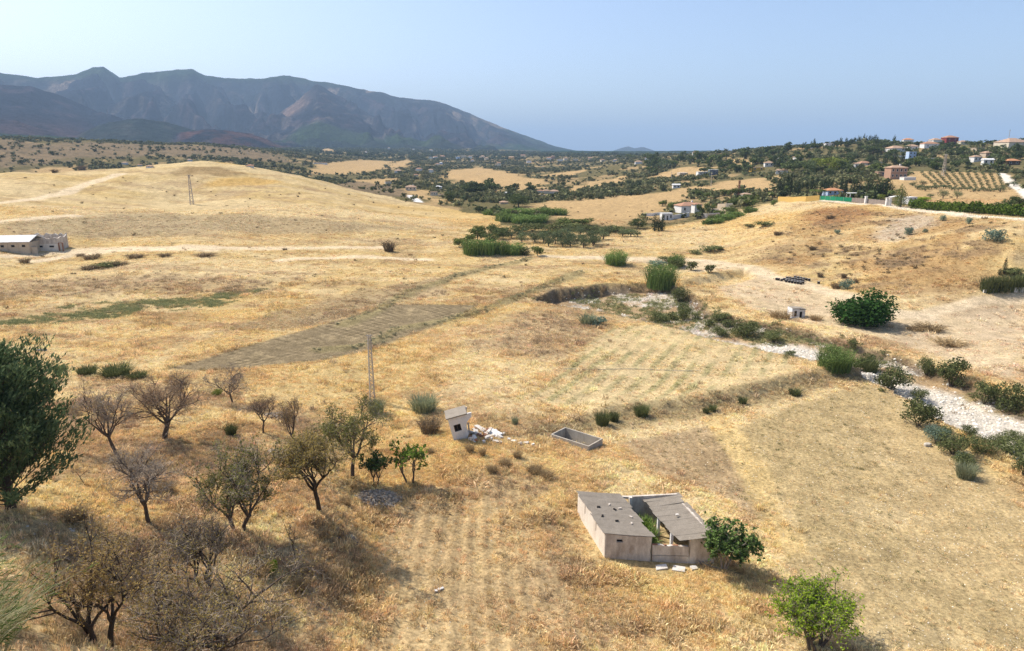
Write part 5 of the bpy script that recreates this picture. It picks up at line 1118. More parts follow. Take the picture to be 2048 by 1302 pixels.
while cnt < 40:
    px = rs.uniform(1235, 2060); y_ = np.interp(px, [1235, 1300, 1400, 1500, 1600, 1740, 1900, 2060], [316, 314, 308, 302, 296, 288, 290, 286]); kd = rs.choice(['tree', 'pine', 'tree', 'euc'])
    plant(kd, px, y_ + 3, rs.uniform(9, 18), rs.uniform(7, 12), 'dark ' + {'tree': 'round', 'pine': 'flat topped', 'euc': 'tall'}[kd] + ' tree silhouetted on the ridge skyline', 'ridge skyline ' + kd, 'lo'); cnt += 1
# ------------------------------------------------------------------ houses
HC = {'white': (0.74, 0.72, 0.68), 'cream': (0.66, 0.58, 0.44), 'ochre': (0.60, 0.40, 0.13), 'brick': (0.42, 0.26, 0.18), 'red': (0.22, 0.045, 0.04), 'blue': (0.45, 0.56, 0.72), 'beige': (0.55, 0.45, 0.33), 'grey': (0.10, 0.12, 0.14), 'yellow': (0.70, 0.45, 0.10), 'brown': (0.12, 0.08, 0.05), 'tank': (0.5, 0.5, 0.5)}
for k_, c_ in HC.items(): M['h_' + k_] = plaster('house_wall_' + k_, c_, tuple(x * .82 for x in c_), scale=.4, dirt_amt=.5)
M['r_terra'] = plaster('roof_terracotta', (0.42, 0.235, 0.15), (0.30, 0.17, 0.11), scale=.8, dirt_amt=.7)
M['r_pale'] = plaster('roof_pale_tile', (0.46, 0.31, 0.21), (0.34, 0.23, 0.16), scale=.8, dirt_amt=.7)
M['r_white'] = plaster('roof_white_sheet', (0.72, 0.71, 0.69), (0.55, 0.53, 0.5), scale=.6)
M['r_grey'] = plaster('roof_grey', (0.30, 0.29, 0.28), (0.22, 0.21, 0.2), scale=.6)
M['r_orange'] = plaster('roof_orange', (0.52, 0.25, 0.125), (0.40, 0.20, 0.10), scale=.8)
gm, nt, b = new_mat('window_glass'); b.inputs['Base Color'].default_value = (0.03, 0.035, 0.04, 1); b.inputs['Roughness'].default_value = .12; b.inputs['Specular IOR Level'].default_value = .5; M['glass'] = gm
HOUSES = []
def hip(mb, hx, hy, z, rise, over=.4, gable=False):
    x, y = hx + over, hy + over; r_ = x if gable else max(x - y, .05 * x)
    if y > x and not gable: r_ = .02
    return mb.add([(-x, -y, z), (x, -y, z), (x, y, z), (-x, y, z), (-r_, 0, z + rise), (r_, 0, z + rise), (-x, -y, z - .18), (x, -y, z - .18), (x, y, z - .18), (-x, y, z - .18)],
                  [(0, 1, 5, 4), (1, 2, 5), (2, 3, 4, 5), (3, 0, 4), (6, 7, 1, 0), (7, 8, 2, 1), (8, 9, 3, 2), (9, 6, 0, 3), (9, 8, 7, 6)])
def house(px, py, wpx, hpx, label, wall='white', roof='hip', rc='terra', rz=0.0, dr=.75, win=0, storeys=1, chim=False, group=None, name='house', rise=.16, door=False):
    p = at(px, py); k = px_m(p); W = wpx * k; H = hpx * k; D = W * dr; HOUSES.append((p, W)); root = empty(name, p, rz); tag(root, label, 'house', group); hx, hy = W / 2, D / 2
    MB().box(-hx, hx, -hy, hy, -2.0, H).build('wall', M['h_' + wall], root)
    if roof == 'flat':
        rf = MB().box(-hx - .12, hx + .12, -hy - .12, hy + .12, H, H + .22).build('roof', M['r_' + rc], root)
    else: rf = hip(MB(), hx, hy, H + .18, W * rise * (1 if roof == 'hip' else .9), gable=(roof == 'gable')).build('roof', M['r_' + rc], root)
    if chim: MB().box(hx * .35, hx * .35 + .7, -.3, .4, H, H + W * rise + .9).build('chimney', M['h_white'], rf)
    if win:
        sh = H / storeys; ww, wh = min(1.1, W / win * .4), min(1.4, sh * .45)
        for s_ in range(storeys):
            for i in range(win):
                xw = -hx + W * (i + .5) / win; zb = s_ * sh + sh * .35
                if door and s_ == 0 and i == win // 2: zb, hh = 0.0, min(2.1, sh * .8)
                else: hh = wh
                nm = 'door' if (door and s_ == 0 and i == win // 2) else 'window'
                w_ = MB().box(xw - ww / 2 - .1, xw - ww / 2, -hy - .07, -hy - .002, zb, zb + hh).box(xw + ww / 2, xw + ww / 2 + .1, -hy - .07, -hy - .002, zb, zb + hh).box(xw - ww / 2 - .1, xw + ww / 2 + .1, -hy - .07, -hy - .002, zb + hh, zb + hh + .1).box(xw - ww / 2 - .1, xw + ww / 2 + .1, -hy - .10, -hy - .002, zb - .1, zb).build(nm, M['h_white'], root)
                MB().box(xw - ww / 2, xw + ww / 2, -hy - .03, -hy - .004, zb, zb + hh).build('pane', M['glass'], w_)
    return root
# villa knoll
v_ = house(1375, 424, 44, 13, 'white villa with terracotta roofs and a chimney on the knoll', 'white', 'hip', 'terra', .25, .7, 3, 1, True, rise=.14)
house(1392, 425, 15, 16, 'taller white wing of the villa under a pyramid roof', 'white', 'hip', 'terra', .25, 1.0, 1, 1, rise=.2)
house(1332, 440, 22, 13, 'white flat roofed annexe below the villa with three openings', 'white', 'flat', 'white', .15, .6, 3, 1, door=True)
house(1491, 402, 17, 13, 'small white summer house with a low beige roof above the stone terraces', 'white', 'hip', 'pale', .1, .8, 2, 1, rise=.16)
house(1478, 395 - 6, 16, 4, 'low white roof behind the garden trees of the villa', 'white', 'gable', 'white', .5, .8, 0, rise=.12)
b_ = house(1790, 357, 34, 21, 'two storey brick house with hipped roof and white window frames', 'brick', 'hip', 'pale', .08, .65, 4, 2, True, rise=.12)
house(1762, 352, 20, 8, 'low brick wing beside the two storey brick house', 'brick', 'flat', 'pale', .08, .6, 1)
house(1815, 360, 26, 5, 'low white terrace building beside the brick house', 'white', 'flat', 'white', .15, .5, 0)
house(1664, 389, 31, 8, 'low house with a bright orange hipped roof behind the green fence', 'blue', 'hip', 'orange', .1, .7, 3, rise=.14)
for a in [(1712,336,14,8,'small white house below the hillside pines, beside a red roof','white','gable','pale'), (1727,331,22,5,'white bungalow with a flat red roof among cypresses','white','hip','terra'), (1757,329,12,6,'small house half hidden between two tall cypresses','white','hip','terra'),
          (1821,317,15,13,'pale blue white block house under a blue roof','blue','flat','white'), (1800,318,22,6,'low white wing beside the pale blue house','white','flat','white'), (1858,296,28,8,'white house with a terracotta roof and white garden walls','white','hip','terra'),
          (1822,299,22,6,'white bungalow with a flat pink roof','white','hip','pale'), (1790,303,32,6,'long white bungalow above a brown field','white','hip','pale'), (1898,288,25,13,'dark red two storey house on the ridge','red','hip','terra'),
          (1870,286,20,9,'white house next to the dark red one','white','hip','pale'), (1815,285,18,8,'ridge house with an orange roof beside a lone cypress','white','hip','orange'), (2022,294,50,9,'long cream house near the radio mast on the ridge','cream','hip','pale'),
          (1950,323,18,9,'white two level house with a pink roof above the orchard','white','hip','pale'), (1974,329,18,9,'white gabled house above the orchard road','white','gable','white'), (2022,330,24,8,'dark brown house under a wide orange roof','brown','hip','orange'),
          (1973,312,20,6,'low brown roofed house among dark trees','beige','hip','pale'), (1655,293,20,6,'white house under the skyline cypresses','white','flat','white'), (1627,296,16,6,'small white house at the end of the skyline cypresses','white','flat','white'),
          (1537,333,17,7,'white house beside a lone pointed tree','white','hip','pale'), (1513,341,26,6,'ochre yellow long house','yellow','flat','pale'), (1563,347,22,6,'white house with a pink roof below the pines','white','hip','pale'),
          (1596,320,16,6,'white cottage in the upper pine wood','white','hip','pale'), (1565,321,20,4,'low white walls beside the pine wood cottage','white','flat','white'), (1426,350,17,10,'dark grey water tank house with a white top','grey','flat','white'),
          (1405,349,22,5,'long low white shed beside the dark tank house','white','flat','white'), (1352,376,14,6,'white house roof in the green thicket','white','gable','white'), (1391,311,12,6,'white ridge house between two tiny palms','white','hip','terra'), (1365,350,18,4,'low pale wall house by the golden patch','beige','flat','white'),
          (1860,322,14,5,'small white flat roofed cottage below the pines','white','flat','white'), (1955,300,20,4,'pale garden house behind the ridge olives','beige','flat','pale'), (1925,287,16,5,'small cream ridge house beyond the dark red one','cream','hip','pale'), (1975,335,9,4,'tiny white block by the orchard top','white','flat','white'),
          (1818,408,22,13,'white house with a blue shade roof behind the hedge','white','flat','white')]:
    house(a[0], a[1], a[2], a[3], a[4], a[5], a[6], a[7], rs.uniform(-.35, .35), .7, 2 if a[2] >= 14 else 0, 2 if a[3] > 12 else 1)
# valley villages: far houses
GV = 'far village houses'
for px, py, w, h, c_ in [(730,294,7,3,'white'),(732,306,4,4,'white'),(778,298,5,3,'white'),(828,300,5,3,'white'),(862,302,5,3,'white'),(861,317,7,4,'white'),(871,317,9,4,'white'),(885,316,9,4,'cream'),(916,319,8,6,'blue'),(927,315,9,5,'cream'),(940,316,7,4,'white'),(875,330,8,3,'white'),(882,328,6,3,'blue'),
        (838,341,12,4,'white'),(796,345,14,4,'white'),(862,344,8,5,'white'),(832,352,9,3,'cream'),(776,367,12,4,'cream'),(965,316,9,4,'cream'),(973,320,7,5,'cream'),(993,333,5,5,'cream'),(998,331,7,6,'cream'),(1023,319,10,5,'ochre'),(1046,313,9,3,'cream'),(1058,325,9,4,'white'),(1098,318,8,3,'white'),(1106,317,7,5,'brick'),(1120,321,10,3,'white'),
        (1131,320,8,4,'cream'),(1151,321,9,4,'cream'),(1087,336,6,3,'white'),(1255,317,8,3,'cream'),(1277,327,14,4,'white'),(1295,320,10,5,'white'),(1300,325,8,4,'white'),(1080,386,12,5,'white'),(1092,386,14,5,'cream'),(1108,386,18,4,'white'),(1084,392,12,3,'white'),(1012,390,9,5,'blue'),(1008,407,16,3,'beige'),(987,386,10,5,'ochre'),
        (640,327,26,2,'white'),(698,292,8,2,'white'),(250,328,10,3,'white'),(300,335,12,3,'white'),(280,332,8,3,'cream'),(380,322,8,3,'white'),(500,333,14,2,'white'),(1230,322,8,3,'white'),(1180,318,7,3,'cream'),(1205,322,8,3,'cream'),(945,322,6,3,'white')]:
    cn = {'white': 'white', 'cream': 'cream', 'blue': 'pale blue', 'ochre': 'ochre', 'brick': 'brick red', 'beige': 'beige'}[c_]; near_ = py > 365
    house(px, py + .6, w, h, ('small ' + cn + ' house among the trees of the valley floor') if near_ else ('tiny ' + cn + ' house in the far village below the mountain'), c_, rs.choice(['hip', 'hip', 'gable', 'flat']) if w < 20 else 'flat', 'terra' if c_ in ('white', 'cream') and rs.random() < .5 else 'white' if c_ in ('blue',) else 'pale', rs.uniform(-.4, .4), .7, 0, 1, group=('valley floor houses ' if near_ else GV + ' ') + cn)
house(822, 381, 21, 7, 'cream villa with hipped roof beside the white lane', 'cream', 'hip', 'pale', .1, .7, 3, 1, True); house(876, 378, 15, 4, 'white roofed house behind the cream villa', 'white', 'hip', 'white', 0, .7, 0)
house(868, 391, 14, 7, 'cream building with four openings by the valley trees', 'cream', 'flat', 'pale', 0, .6, 4); house(884, 393, 14, 4, 'low cream outbuilding beside the four windowed one', 'cream', 'flat', 'pale', 0, .6, 0)

# ------------------------------------------------------------------ walls, fence, gate and hedge on the road
def path_wall(name, pts, h, th_, mat, label, cat, base=.4):
    P = [at(*q) for q in pts]; root = empty(name, P[0]); tag(root, label, cat); out_ = []
    for a, c in zip(P[:-1], P[1:]):
        d = c - a; n_ = Vector((-d.y, d.x, 0)).normalized() * th_ / 2; o_ = P[0]
        vs = [a - n_ - o_ - Vector((0, 0, base)), c - n_ - o_ - Vector((0, 0, base)), c + n_ - o_ - Vector((0, 0, base)), a + n_ - o_ - Vector((0, 0, base)), a - n_ - o_ + Vector((0, 0, h)), c - n_ - o_ + Vector((0, 0, h)), c + n_ - o_ + Vector((0, 0, h)), a + n_ - o_ + Vector((0, 0, h))]
        out_.append(MB().add(vs, [(0, 3, 2, 1), (4, 5, 6, 7), (0, 1, 5, 4), (1, 2, 6, 5), (2, 3, 7, 6), (3, 0, 4, 7)]).build('wall_panel', mat, root))
    return root, P
path_wall('ochre_wall', [(1556,403),(1585,404),(1612,403),(1638,401)], 2.3, .3, M['h_ochre'], 'tall ochre garden wall at the end of the road', 'wall')
M['net'] = plaster('green_netting', (0.02, 0.22, 0.11), (0.015, 0.17, 0.09), scale=1, dirt_amt=.5); M['fence_grey'] = plaster('grey_screen', (0.23, 0.19, 0.16), (0.16, 0.13, 0.11), scale=1.5)
def fence(pts, h, mat, label, post_mat):
    root, P = path_wall('road_fence', pts, h, .06, mat, label, 'fence', .1)
    for a, c in zip(P[:-1], P[1:]):
        n = max(2, int((c - a).length / 3))
        for i in range(n + 1):
            q = a.lerp(c, i / n) - P[0]; MB().tube([q - Vector((0, .08, .4)), q + Vector((0, -.08, h + .15))], [.05, .05], 5).build('post', post_mat, root)
fence([(1640,400),(1670,401.5),(1703,404)], 1.8, M['net'], 'green netting fence on posts along the pale road', M['steel'])
fence([(1703,404),(1730,406),(1772,410.5)], 1.8, M['fence_grey'], 'grey brown screen fence along the pale road', M['steel'])
for px, lab in [(1731, 'white post between the two screen fence runs'), (1773, 'thick white gate pillar, nearest the screen fence'), (1779, 'thick white gate pillar beside the tall poplar')]:
    p = at(px, 411 if px > 1740 else 407); root = empty('gate_pillar', p); tag(root, lab, 'pillar'); MB().box(-.4, .4, -.4, .4, -.5, 2.7).build('shaft', M['h_white'], root); MB().box(-.5, .5, -.5, .5, 2.7, 2.9).build('cap', M['h_white'], root)
p = at(1712, 398); root = empty('carport', p, .1); tag(root, 'white flat carport roof behind the screen fence', 'carport'); MB().box(-4, 4, -1.6, 1.6, 2.5, 2.7).build('roof', M['h_white'], root)
for sx_ in (-3.7, 3.7):
    for sy_ in (-1.4, 1.4): MB().box(sx_ - .1, sx_ + .1, sy_ - .1, sy_ + .1, -.5, 2.5).build('post', M['h_white'], root)
p = at(1788, 408); root = empty('canopy', p, .1); tag(root, 'white sloping canopy beside the gate pillars', 'canopy'); MB().prism([(-1.8, 2.6), (1.8, 3.0), (1.8, 3.15), (-1.8, 2.75)], 'y', -1.2, 1.2).build('roof', M['h_white'], root)
for sx_ in (-1.6, 1.6): MB().box(sx_ - .1, sx_ + .1, -.1, .1, -.5, 2.7).build('post', M['h_white'], root)
HP = [at(1822 + i * 7.6, 417.5 + i * .53) for i in range(32)]; root = empty('roadside_hedge', HP[0]); tag(root, 'long clipped green hedge along the pale road', 'hedge')
bl = []
for q in HP:
    d = q - HP[0]; h = 3.1 + rs.uniform(-.5, .6); bl += [(d.x, d.y, d.z + h * .52, 1.3, 1.5, h * .5), (d.x + .7, d.y + rs.uniform(-.4, .4), d.z + h * .62, 1.0, 1.1, h * .4)]
V, F = crown_arrays(bl, 7500, .30, 88, .6, .6); link('foliage', mesh_arrays('foliage', V, F, M['leaf_hedge']), root)
mb = MB()
for q in HP[::2]: d = q - HP[0]; mb.tube([d - Vector((0, 0, .3)), d + Vector((0, 0, 1.6))], [.1, .06], 4)
mb.build('stems', M['bark'], root)["kind"] = "stuff"
path_wall('low_wall', [(1966,585),(2010,582),(2070,580)], .7, .35, M['h_white'], 'low white concrete wall under the reed fence', 'wall')
# stone terraces of the villa
M['rubble_pale'] = plaster('rubble_pale', (0.58, 0.47, 0.33), (0.38, 0.29, 0.20), scale=1.4, streak=1.0, dirt_amt=.9, bump=.1); M['rubble_grey'] = plaster('rubble_grey', (0.48, 0.46, 0.43), (0.22, 0.21, 0.20), scale=1.6, streak=.6, dirt_amt=.95, bump=.1)
for pts, h, mt, lab in [([(1394,436),(1415,437),(1438,435)], 2.4, 'stone', 'grey gabion stone wall below the villa garden'), ([(1420,428),(1438,428),(1456,427)], 2.9, 'stone_pale', 'middle pale stone terrace wall of the villa garden'), ([(1436,417),(1452,417),(1464,416)], 2.6, 'stone_pale', 'upper pale stone terrace wall of the villa garden')]:
    root, P = path_wall('stone_terrace', pts, h - .25, .8, M['rubble_grey' if mt == 'stone' else 'rubble_pale'], lab, 'wall'); d = (P[-1] - P[0]); L = d.length; nn = int(L / .85); g = random.Random(5); mb = MB()
    sms = [MB().prism([(-.45, -.2), (.2, -.26), (.46, -.05), (.3, .24), (-.3, .22)], 'y', -.16, .14).mesh('stone', M[mt], .04), MB().prism([(-.35, -.24), (.38, -.2), (.4, .16), (.05, .27), (-.4, .18)], 'y', -.15, .15).mesh('stone', M[mt], .04)]
    for j in range(int(h / .5)):
        for i in range(nn):
            t_ = (i + .5 + .3 * (j % 2)) / nn; q = P[0].lerp(P[1], t_ * 2) if t_ < .5 else P[1].lerp(P[2], t_ * 2 - 1)
            o = link('stone', sms[(i + j) % 2], root, q - P[0] + Vector((0, -.5, .2 + j * .5))); o.rotation_euler = (0, g.uniform(-.3, .3), math.atan2(d.y, d.x))
path_wall('terrace_wall', [(1344,439),(1360,437),(1378,433)], 2.0, .4, M['h_white'], 'long white terrace wall joining the villa and the annexe', 'wall')
path_wall('terrace_wall', [(1285,432),(1305,432),(1322,430)], 1.4, .3, M['h_white'], 'lower white terrace wall beyond the white annexe', 'wall')

# ------------------------------------------------------------------ pylons and masts in the distance
lattice(384, 409, 350, 1.5, .5, 'tall thin lattice pylon on the golden hill', M['steel'], [(.98, 1.2)], .2, .10, 12)
lattice(1477, 392, 361, 1.3, .5, 'brown lattice pylon between the villa and the bare slope', M['brick'], [(.96, .9), (.85, .9)], .3, .14, 8)
lattice(1886, 352, 309, 1.5, .6, 'pale brown lattice pylon standing in the orchard', M['steel'], [(.97, 1.4), (.85, 1.2), (.75, 1.0)], .3, .14, 9)
for px, py, tp, lab in [(2015, 292, 260, 'thin radio mast on the wooded ridge'), (1343, 357, 344, 'white pole in the dark thicket'), (1422, 372, 346, 'pale utility pole near the dark tank house')]:
    p = at(px, py); H = (py - tp) * px_m(p); o = empty('mast', p); tag(o, lab, 'mast'); MB().tube([(0, 0, -.5), (0, 0, H)], [.28, .16], 6).build('shaft', M['steel'], o); MB().bar((-.9, 0, H * .93), (.9, 0, H * .93), .1).build('crossarm', M['steel'], o)

# ------------------------------------------------------------------ beehives
hb = MB().box(-.25, .25, -.22, .22, .12, .62).mesh('body', M['dark'], .02); hl = MB().box(-.28, .28, -.25, .25, .62, .68).mesh('lid', M['r_grey'], .01); hf = MB().box(-.22, .22, -.2, .2, -.1, .12).mesh('stand', M['deadwood'])
spots = [(1553,560.5),(1557,561),(1563,562.5),(1637,568)] + [(1568 + 5.4 * i, 561 + .95 * i) for i in range(8)] + [(1574 + 5.4 * i, 558.2 + .85 * i) for i in range(7)] + [(1590 + 5.6 * i, 556.8 + 1.1 * i) for i in range(6)] + [(1572 + 5.8 * i, 564.6 + .9 * i) for i in range(6)]
for px, py in spots:
    o = empty('beehive', at(px, py), .3 + rs.uniform(-.1, .1)); solo = px < 1566 or px > 1630
    tag(o, 'single dark beehive box set apart from the apiary rows' if solo else 'dark beehive box with pale lid in the apiary rows', 'beehive', 'beehives set apart' if solo else 'beehives in rows'); link('body', hb, o); link('lid', hl, o); link('stand', hf, o)

# ------------------------------------------------------------------ pump hut beside the river
p = at(1583, 636); root = empty('pump_hut', p, .1); tag(root, 'small white pump hut with dark openings by the cut bank', 'hut')
f = MB(); f.box(0, .5, 0, .18, -.4, 1.9).box(1.1, 1.5, 0, .18, -.4, 1.9).box(.5, 1.1, 0, .18, -.4, .3).box(.5, 1.1, 0, .18, 1.5, 1.9); f.build('front_wall', M['whitewash'], root)
f = MB(); f.box(1.5, 1.7, .05, .22, -.4, 1.75).box(2.3, 2.9, .05, .22, -.4, 1.7).box(1.7, 2.3, .05, .22, 1.3, 1.7); f.build('front_wall', M['whitewash'], root)
MB().box(.5, 1.1, .19, .22, .3, 1.5).build('window', M['dark'], root); MB().box(1.7, 2.3, .23, .26, -.4, 1.3).build('door', M['dark'], root)
MB().box(0, .18, .18, 2.0, -.4, 2.0).build('side_wall', M['whitewash'], root); MB().box(2.72, 2.9, .22, 2.0, -.4, 1.7).build('side_wall', M['whitewash'], root); MB().box(.18, 2.72, 1.82, 2.0, -.4, 1.7).build('back_wall', M['whitewash'], root)
MB().prism([(.1, 1.92), (1.55, 1.9), (3.0, 1.72), (3.0, 1.84), (1.55, 2.02), (.1, 2.05)], 'y', -.1, 2.05).build('roof', M['fibre'], root)
MB().box(-3.4, -.02, -.1, .25, -.25, .12).build('channel', M['slab'], root)

# ------------------------------------------------------------------ farm shed and ruin at the left edge
p = at(62, 509); root = empty('farm_shed', p, math.radians(5)); tag(root, 'long pale farm shed with a white sheet roof and small square windows', 'shed')
Ls, Hs, Ds = 21.0, 3.5, 8.0
wl_ = MB().box(-Ls, 0, 0, Ds, -1.0, Hs).build('wall', M['h_beige'], root)
MB().prism([(-.3, Hs + .02), (Ds / 2, Hs + 1.5), (Ds + .3, Hs + .02), (Ds + .3, Hs + .16), (Ds / 2, Hs + 1.66), (-.3, Hs + .16)], 'x', -Ls - .2, -5.4).build('roof', M['r_white'], root); MB().prism([(-.3, Hs + .06), (Ds / 2, Hs + 1.54), (Ds + .3, Hs + .06), (Ds + .3, Hs + .2), (Ds / 2, Hs + 1.7), (-.3, Hs + .2)], 'x', -5.38, .25).build('roof', M['r_white'], root)
for i in range(6):
    x = -1.6 - i * 2.9; w_ = MB().box(x - .55, x + .55, -.05, -.002, 2.1, 2.85).build('window', M['h_beige'], root); MB().box(x - .45, x + .45, -.07, -.052, 2.18, 2.78).build('pane', M['dark'], w_)
for i in range(6): MB().box(-.08 - i * 2.9 - .1, -.08 - i * 2.9 + .02, -.12, -.002, -1.0, Hs).build('pilaster', M['h_beige'], root)
MB().box(.02, 1.6, .5, .8, -.8, 2.0).build('gate_panel', M['h_beige'], root)
p = at(66, 500); root = empty('ruined_barn', p, math.radians(4)); tag(root, 'roofless rubble barn with broken wall tops behind the pale farm shed', 'ruin'); g = random.Random(12)
def broken(x0, x1, zt, seed, amp): return [(x0, -.8), (x1, -.8)] + [(x1 + (x0 - x1) * i / 12, zt + g.uniform(-amp, amp)) for i in range(13)]
MB().box(0, 7.2, 0, .4, -.8, 1.75).build('lower_wall', M['whitewash_old'], root); MB().prism([(0, 1.75), (7.2, 1.75)] + [(7.2 - 7.2 * i / 14, 3.5 + g.uniform(-.35, .25)) for i in range(15)], 'y', .01, .4).build('front_wall', M['concrete_old'], root)
for x in (1.6, 4.8): MB().box(x, x + 1.3, -.03, -.003, .75, 1.25).build('window', M['dark'], root)
MB().prism(broken(-3, 7.0, 4.1, 4, .4), 'y', 5.6, 6.0).build('back_wall', M['concrete_old'], root); MB().prism([(.41, -.8), (5.59, -.8), (5.59, 4.0), (4, 3.3), (2.5, 3.7), (.41, 3.2)], 'x', 6.8, 7.19).build('side_wall', M['concrete_old'], root)
MB().box(7.3, 7.6, 0, .3, -.6, 2.0).box(8.3, 8.6, .1, .4, -.6, 1.9).box(7.3, 8.6, .12, .3, 1.9, 2.1).build('door_frame', M['brick'], root)

# ------------------------------------------------------------------ hose, pipe, litter
P = [at(1128 + 272 * t_, 738 + 4 * t_ + 1.2 * math.sin(t_ * 9)) + Vector((0, 0, .10)) for t_ in np.linspace(0, 1, 22)]
o = MB().tube(P, [.035] * 22, 5).build('irrigation_hose', M['r_grey'], None, smooth=True); tag(o, 'thin dark irrigation hose lying across the row field', 'hose')
q = at(80, 703); o = MB().tube([q + Vector((-.9, 0, .18)), q + Vector((.9, .2, .2))], [.2, .2], 8).build('grey_pipe', M['r_grey']); tag(o, 'short grey pipe lying in the golden field', 'pipe')
for i, (px, py) in enumerate([(878, 1180), (884, 1178), (872, 1183)]):
    q = at(px, py); o = MB().prism([(-.14, -.08), (.12, -.1), (.16, .07), (-.1, .1)], 'z', -.02, .06).build('pale_stone', M['slab']); o.location = q + Vector((0, 0, .05)); o.rotation_euler = (.2, .1, i); tag(o, 'pale stone on the stubble rows', 'stone', 'pale stones on the stubble rows')
q = at(1856, 892); o = MB().prism([(-.5, -.2), (.1, -.3), (.5, 0), (.2, .4), (-.4, .3)], 'z', -.2, .35).build('boulder', M['stone_pale'], None, bevel=.1); o.location = q; tag(o, 'pale boulder at the foot of the blue grey bush', 'stone')
# ------------------------------------------------------------------ uncountable cover: dry grass, weeds, scrub, stones, far woods
def tint_mat(name, trans=.3):
    m, nt, b = new_mat(name); nt.nodes.remove(b); out = [n for n in nt.nodes if n.type == 'OUTPUT_MATERIAL'][0]
    at_ = N(nt, "ShaderNodeAttribute", attribute_name="tint", attribute_type='INSTANCER'); ge = N(nt, "ShaderNodeNewGeometry")
    mr = N(nt, "ShaderNodeMapRange"); mr.inputs[3].default_value = .62; mr.inputs[4].default_value = 1.38; nt.links.new(ge.outputs["Random Per Island"], mr.inputs[0])
    vs = N(nt, "ShaderNodeVectorMath", operation='SCALE'); nt.links.new(at_.outputs["Color"], vs.inputs[0]); nt.links.new(mr.outputs[0], vs.inputs["Scale"])
    df = N(nt, "ShaderNodeBsdfDiffuse"); tr = N(nt, "ShaderNodeBsdfTranslucent"); ms = N(nt, "ShaderNodeMixShader"); ms.inputs[0].default_value = trans
    nt.links.new(vs.outputs[0], df.inputs[0]); nt.links.new(vs.outputs[0], tr.inputs[0]); nt.links.new(df.outputs[0], ms.inputs[1]); nt.links.new(tr.outputs[0], ms.inputs[2]); nt.links.new(ms.outputs[0], out.inputs[0]); return m
M['tint_grass'] = tint_mat('tinted_grass', .3); M['tint_leaf'] = tint_mat('tinted_leaves', .2); M['tint_stone'] = tint_mat('tinted_stones', 0)
def proto_coll(name, meshes):
    c = bpy.data.collections.new(name)
    for i, me in enumerate(meshes): c.objects.link(bpy.data.objects.new('%s_%02d' % (name, i), me))
    return c
def scatter(name, XYZ, scl, tint, meshes, label, idx=None, tilt=None):
    n = len(XYZ); me = bpy.data.meshes.new(name); me.vertices.add(n); me.vertices.foreach_set('co', np.asarray(XYZ, np.float32).ravel())
    a = me.attributes.new('iscale', 'FLOAT_VECTOR', 'POINT'); a.data.foreach_set('vector', np.asarray(scl, np.float32).ravel())
    rot = np.zeros((n, 3), np.float32); rot[:, 2] = rng.random(n) * 6.283
    if tilt: rot[:, :2] = rng.normal(size=(n, 2)) * tilt
    a = me.attributes.new('irot', 'FLOAT_VECTOR', 'POINT'); a.data.foreach_set('vector', rot.ravel())
    a = me.attributes.new('tint', 'FLOAT_COLOR', 'POINT'); a.data.foreach_set('color', np.concatenate([np.clip(tint, .004, .9), np.ones((n, 1))], 1).astype(np.float32).ravel())
    a = me.attributes.new('iidx', 'INT', 'POINT'); a.data.foreach_set('value', (rng.integers(0, len(meshes), n) if idx is None else idx).astype(np.int32))
    o = bpy.data.objects.new(name, me); COL.objects.link(o); o["kind"] = "stuff"; o["label"] = label
    ng = bpy.data.node_groups.new(name + '_spread', 'GeometryNodeTree'); ng.interface.new_socket('Geometry', in_out='INPUT', socket_type='NodeSocketGeometry'); ng.interface.new_socket('Geometry', in_out='OUTPUT', socket_type='NodeSocketGeometry')
    gi = ng.nodes.new('NodeGroupInput'); go = ng.nodes.new('NodeGroupOutput'); iop = ng.nodes.new('GeometryNodeInstanceOnPoints'); ci = ng.nodes.new('GeometryNodeCollectionInfo')
    ci.inputs['Collection'].default_value = proto_coll(name + '_shapes', meshes); ci.inputs['Separate Children'].default_value = True; ci.inputs['Reset Children'].default_value = True
    def attr(nm, ty): q = ng.nodes.new('GeometryNodeInputNamedAttribute'); q.data_type = ty; q.inputs[0].default_value = nm; return q
    s_, r_, i_ = attr('iscale', 'FLOAT_VECTOR'), attr('irot', 'FLOAT_VECTOR'), attr('iidx', 'INT'); er = ng.nodes.new('FunctionNodeEulerToRotation')
    iop.inputs['Pick Instance'].default_value = True; L = ng.links.new
    L(gi.outputs[0], iop.inputs['Points']); L(ci.outputs[0], iop.inputs['Instance']); L(i_.outputs[0], iop.inputs['Instance Index']); L(r_.outputs[0], er.inputs[0]); L(er.outputs[0], iop.inputs['Rotation']); L(s_.outputs[0], iop.inputs['Scale']); L(iop.outputs[0], go.inputs[0])
    md = o.modifiers.new('spread', 'NODES'); md.node_group = ng; return o
def polar(n, r0, r1, a0=-44, a1=44):
    r = np.sqrt(rng.random(n) * (r1 * r1 - r0 * r0) + r0 * r0); a = np.radians(a0 + (a1 - a0) * rng.random(n)); return r * np.sin(a), r * np.cos(a)
def jitter_col(x, y, lo, hi):
    c = np.stack([grid_val(GCOL[..., k], x, y) for k in range(3)], 1); n = len(x)
    return c * np.array([.98, 1.0, 1.06]) * (lo + (hi - lo) * rng.random((n, 1))) * (1 + rng.normal(size=(n, 3)) * .04)
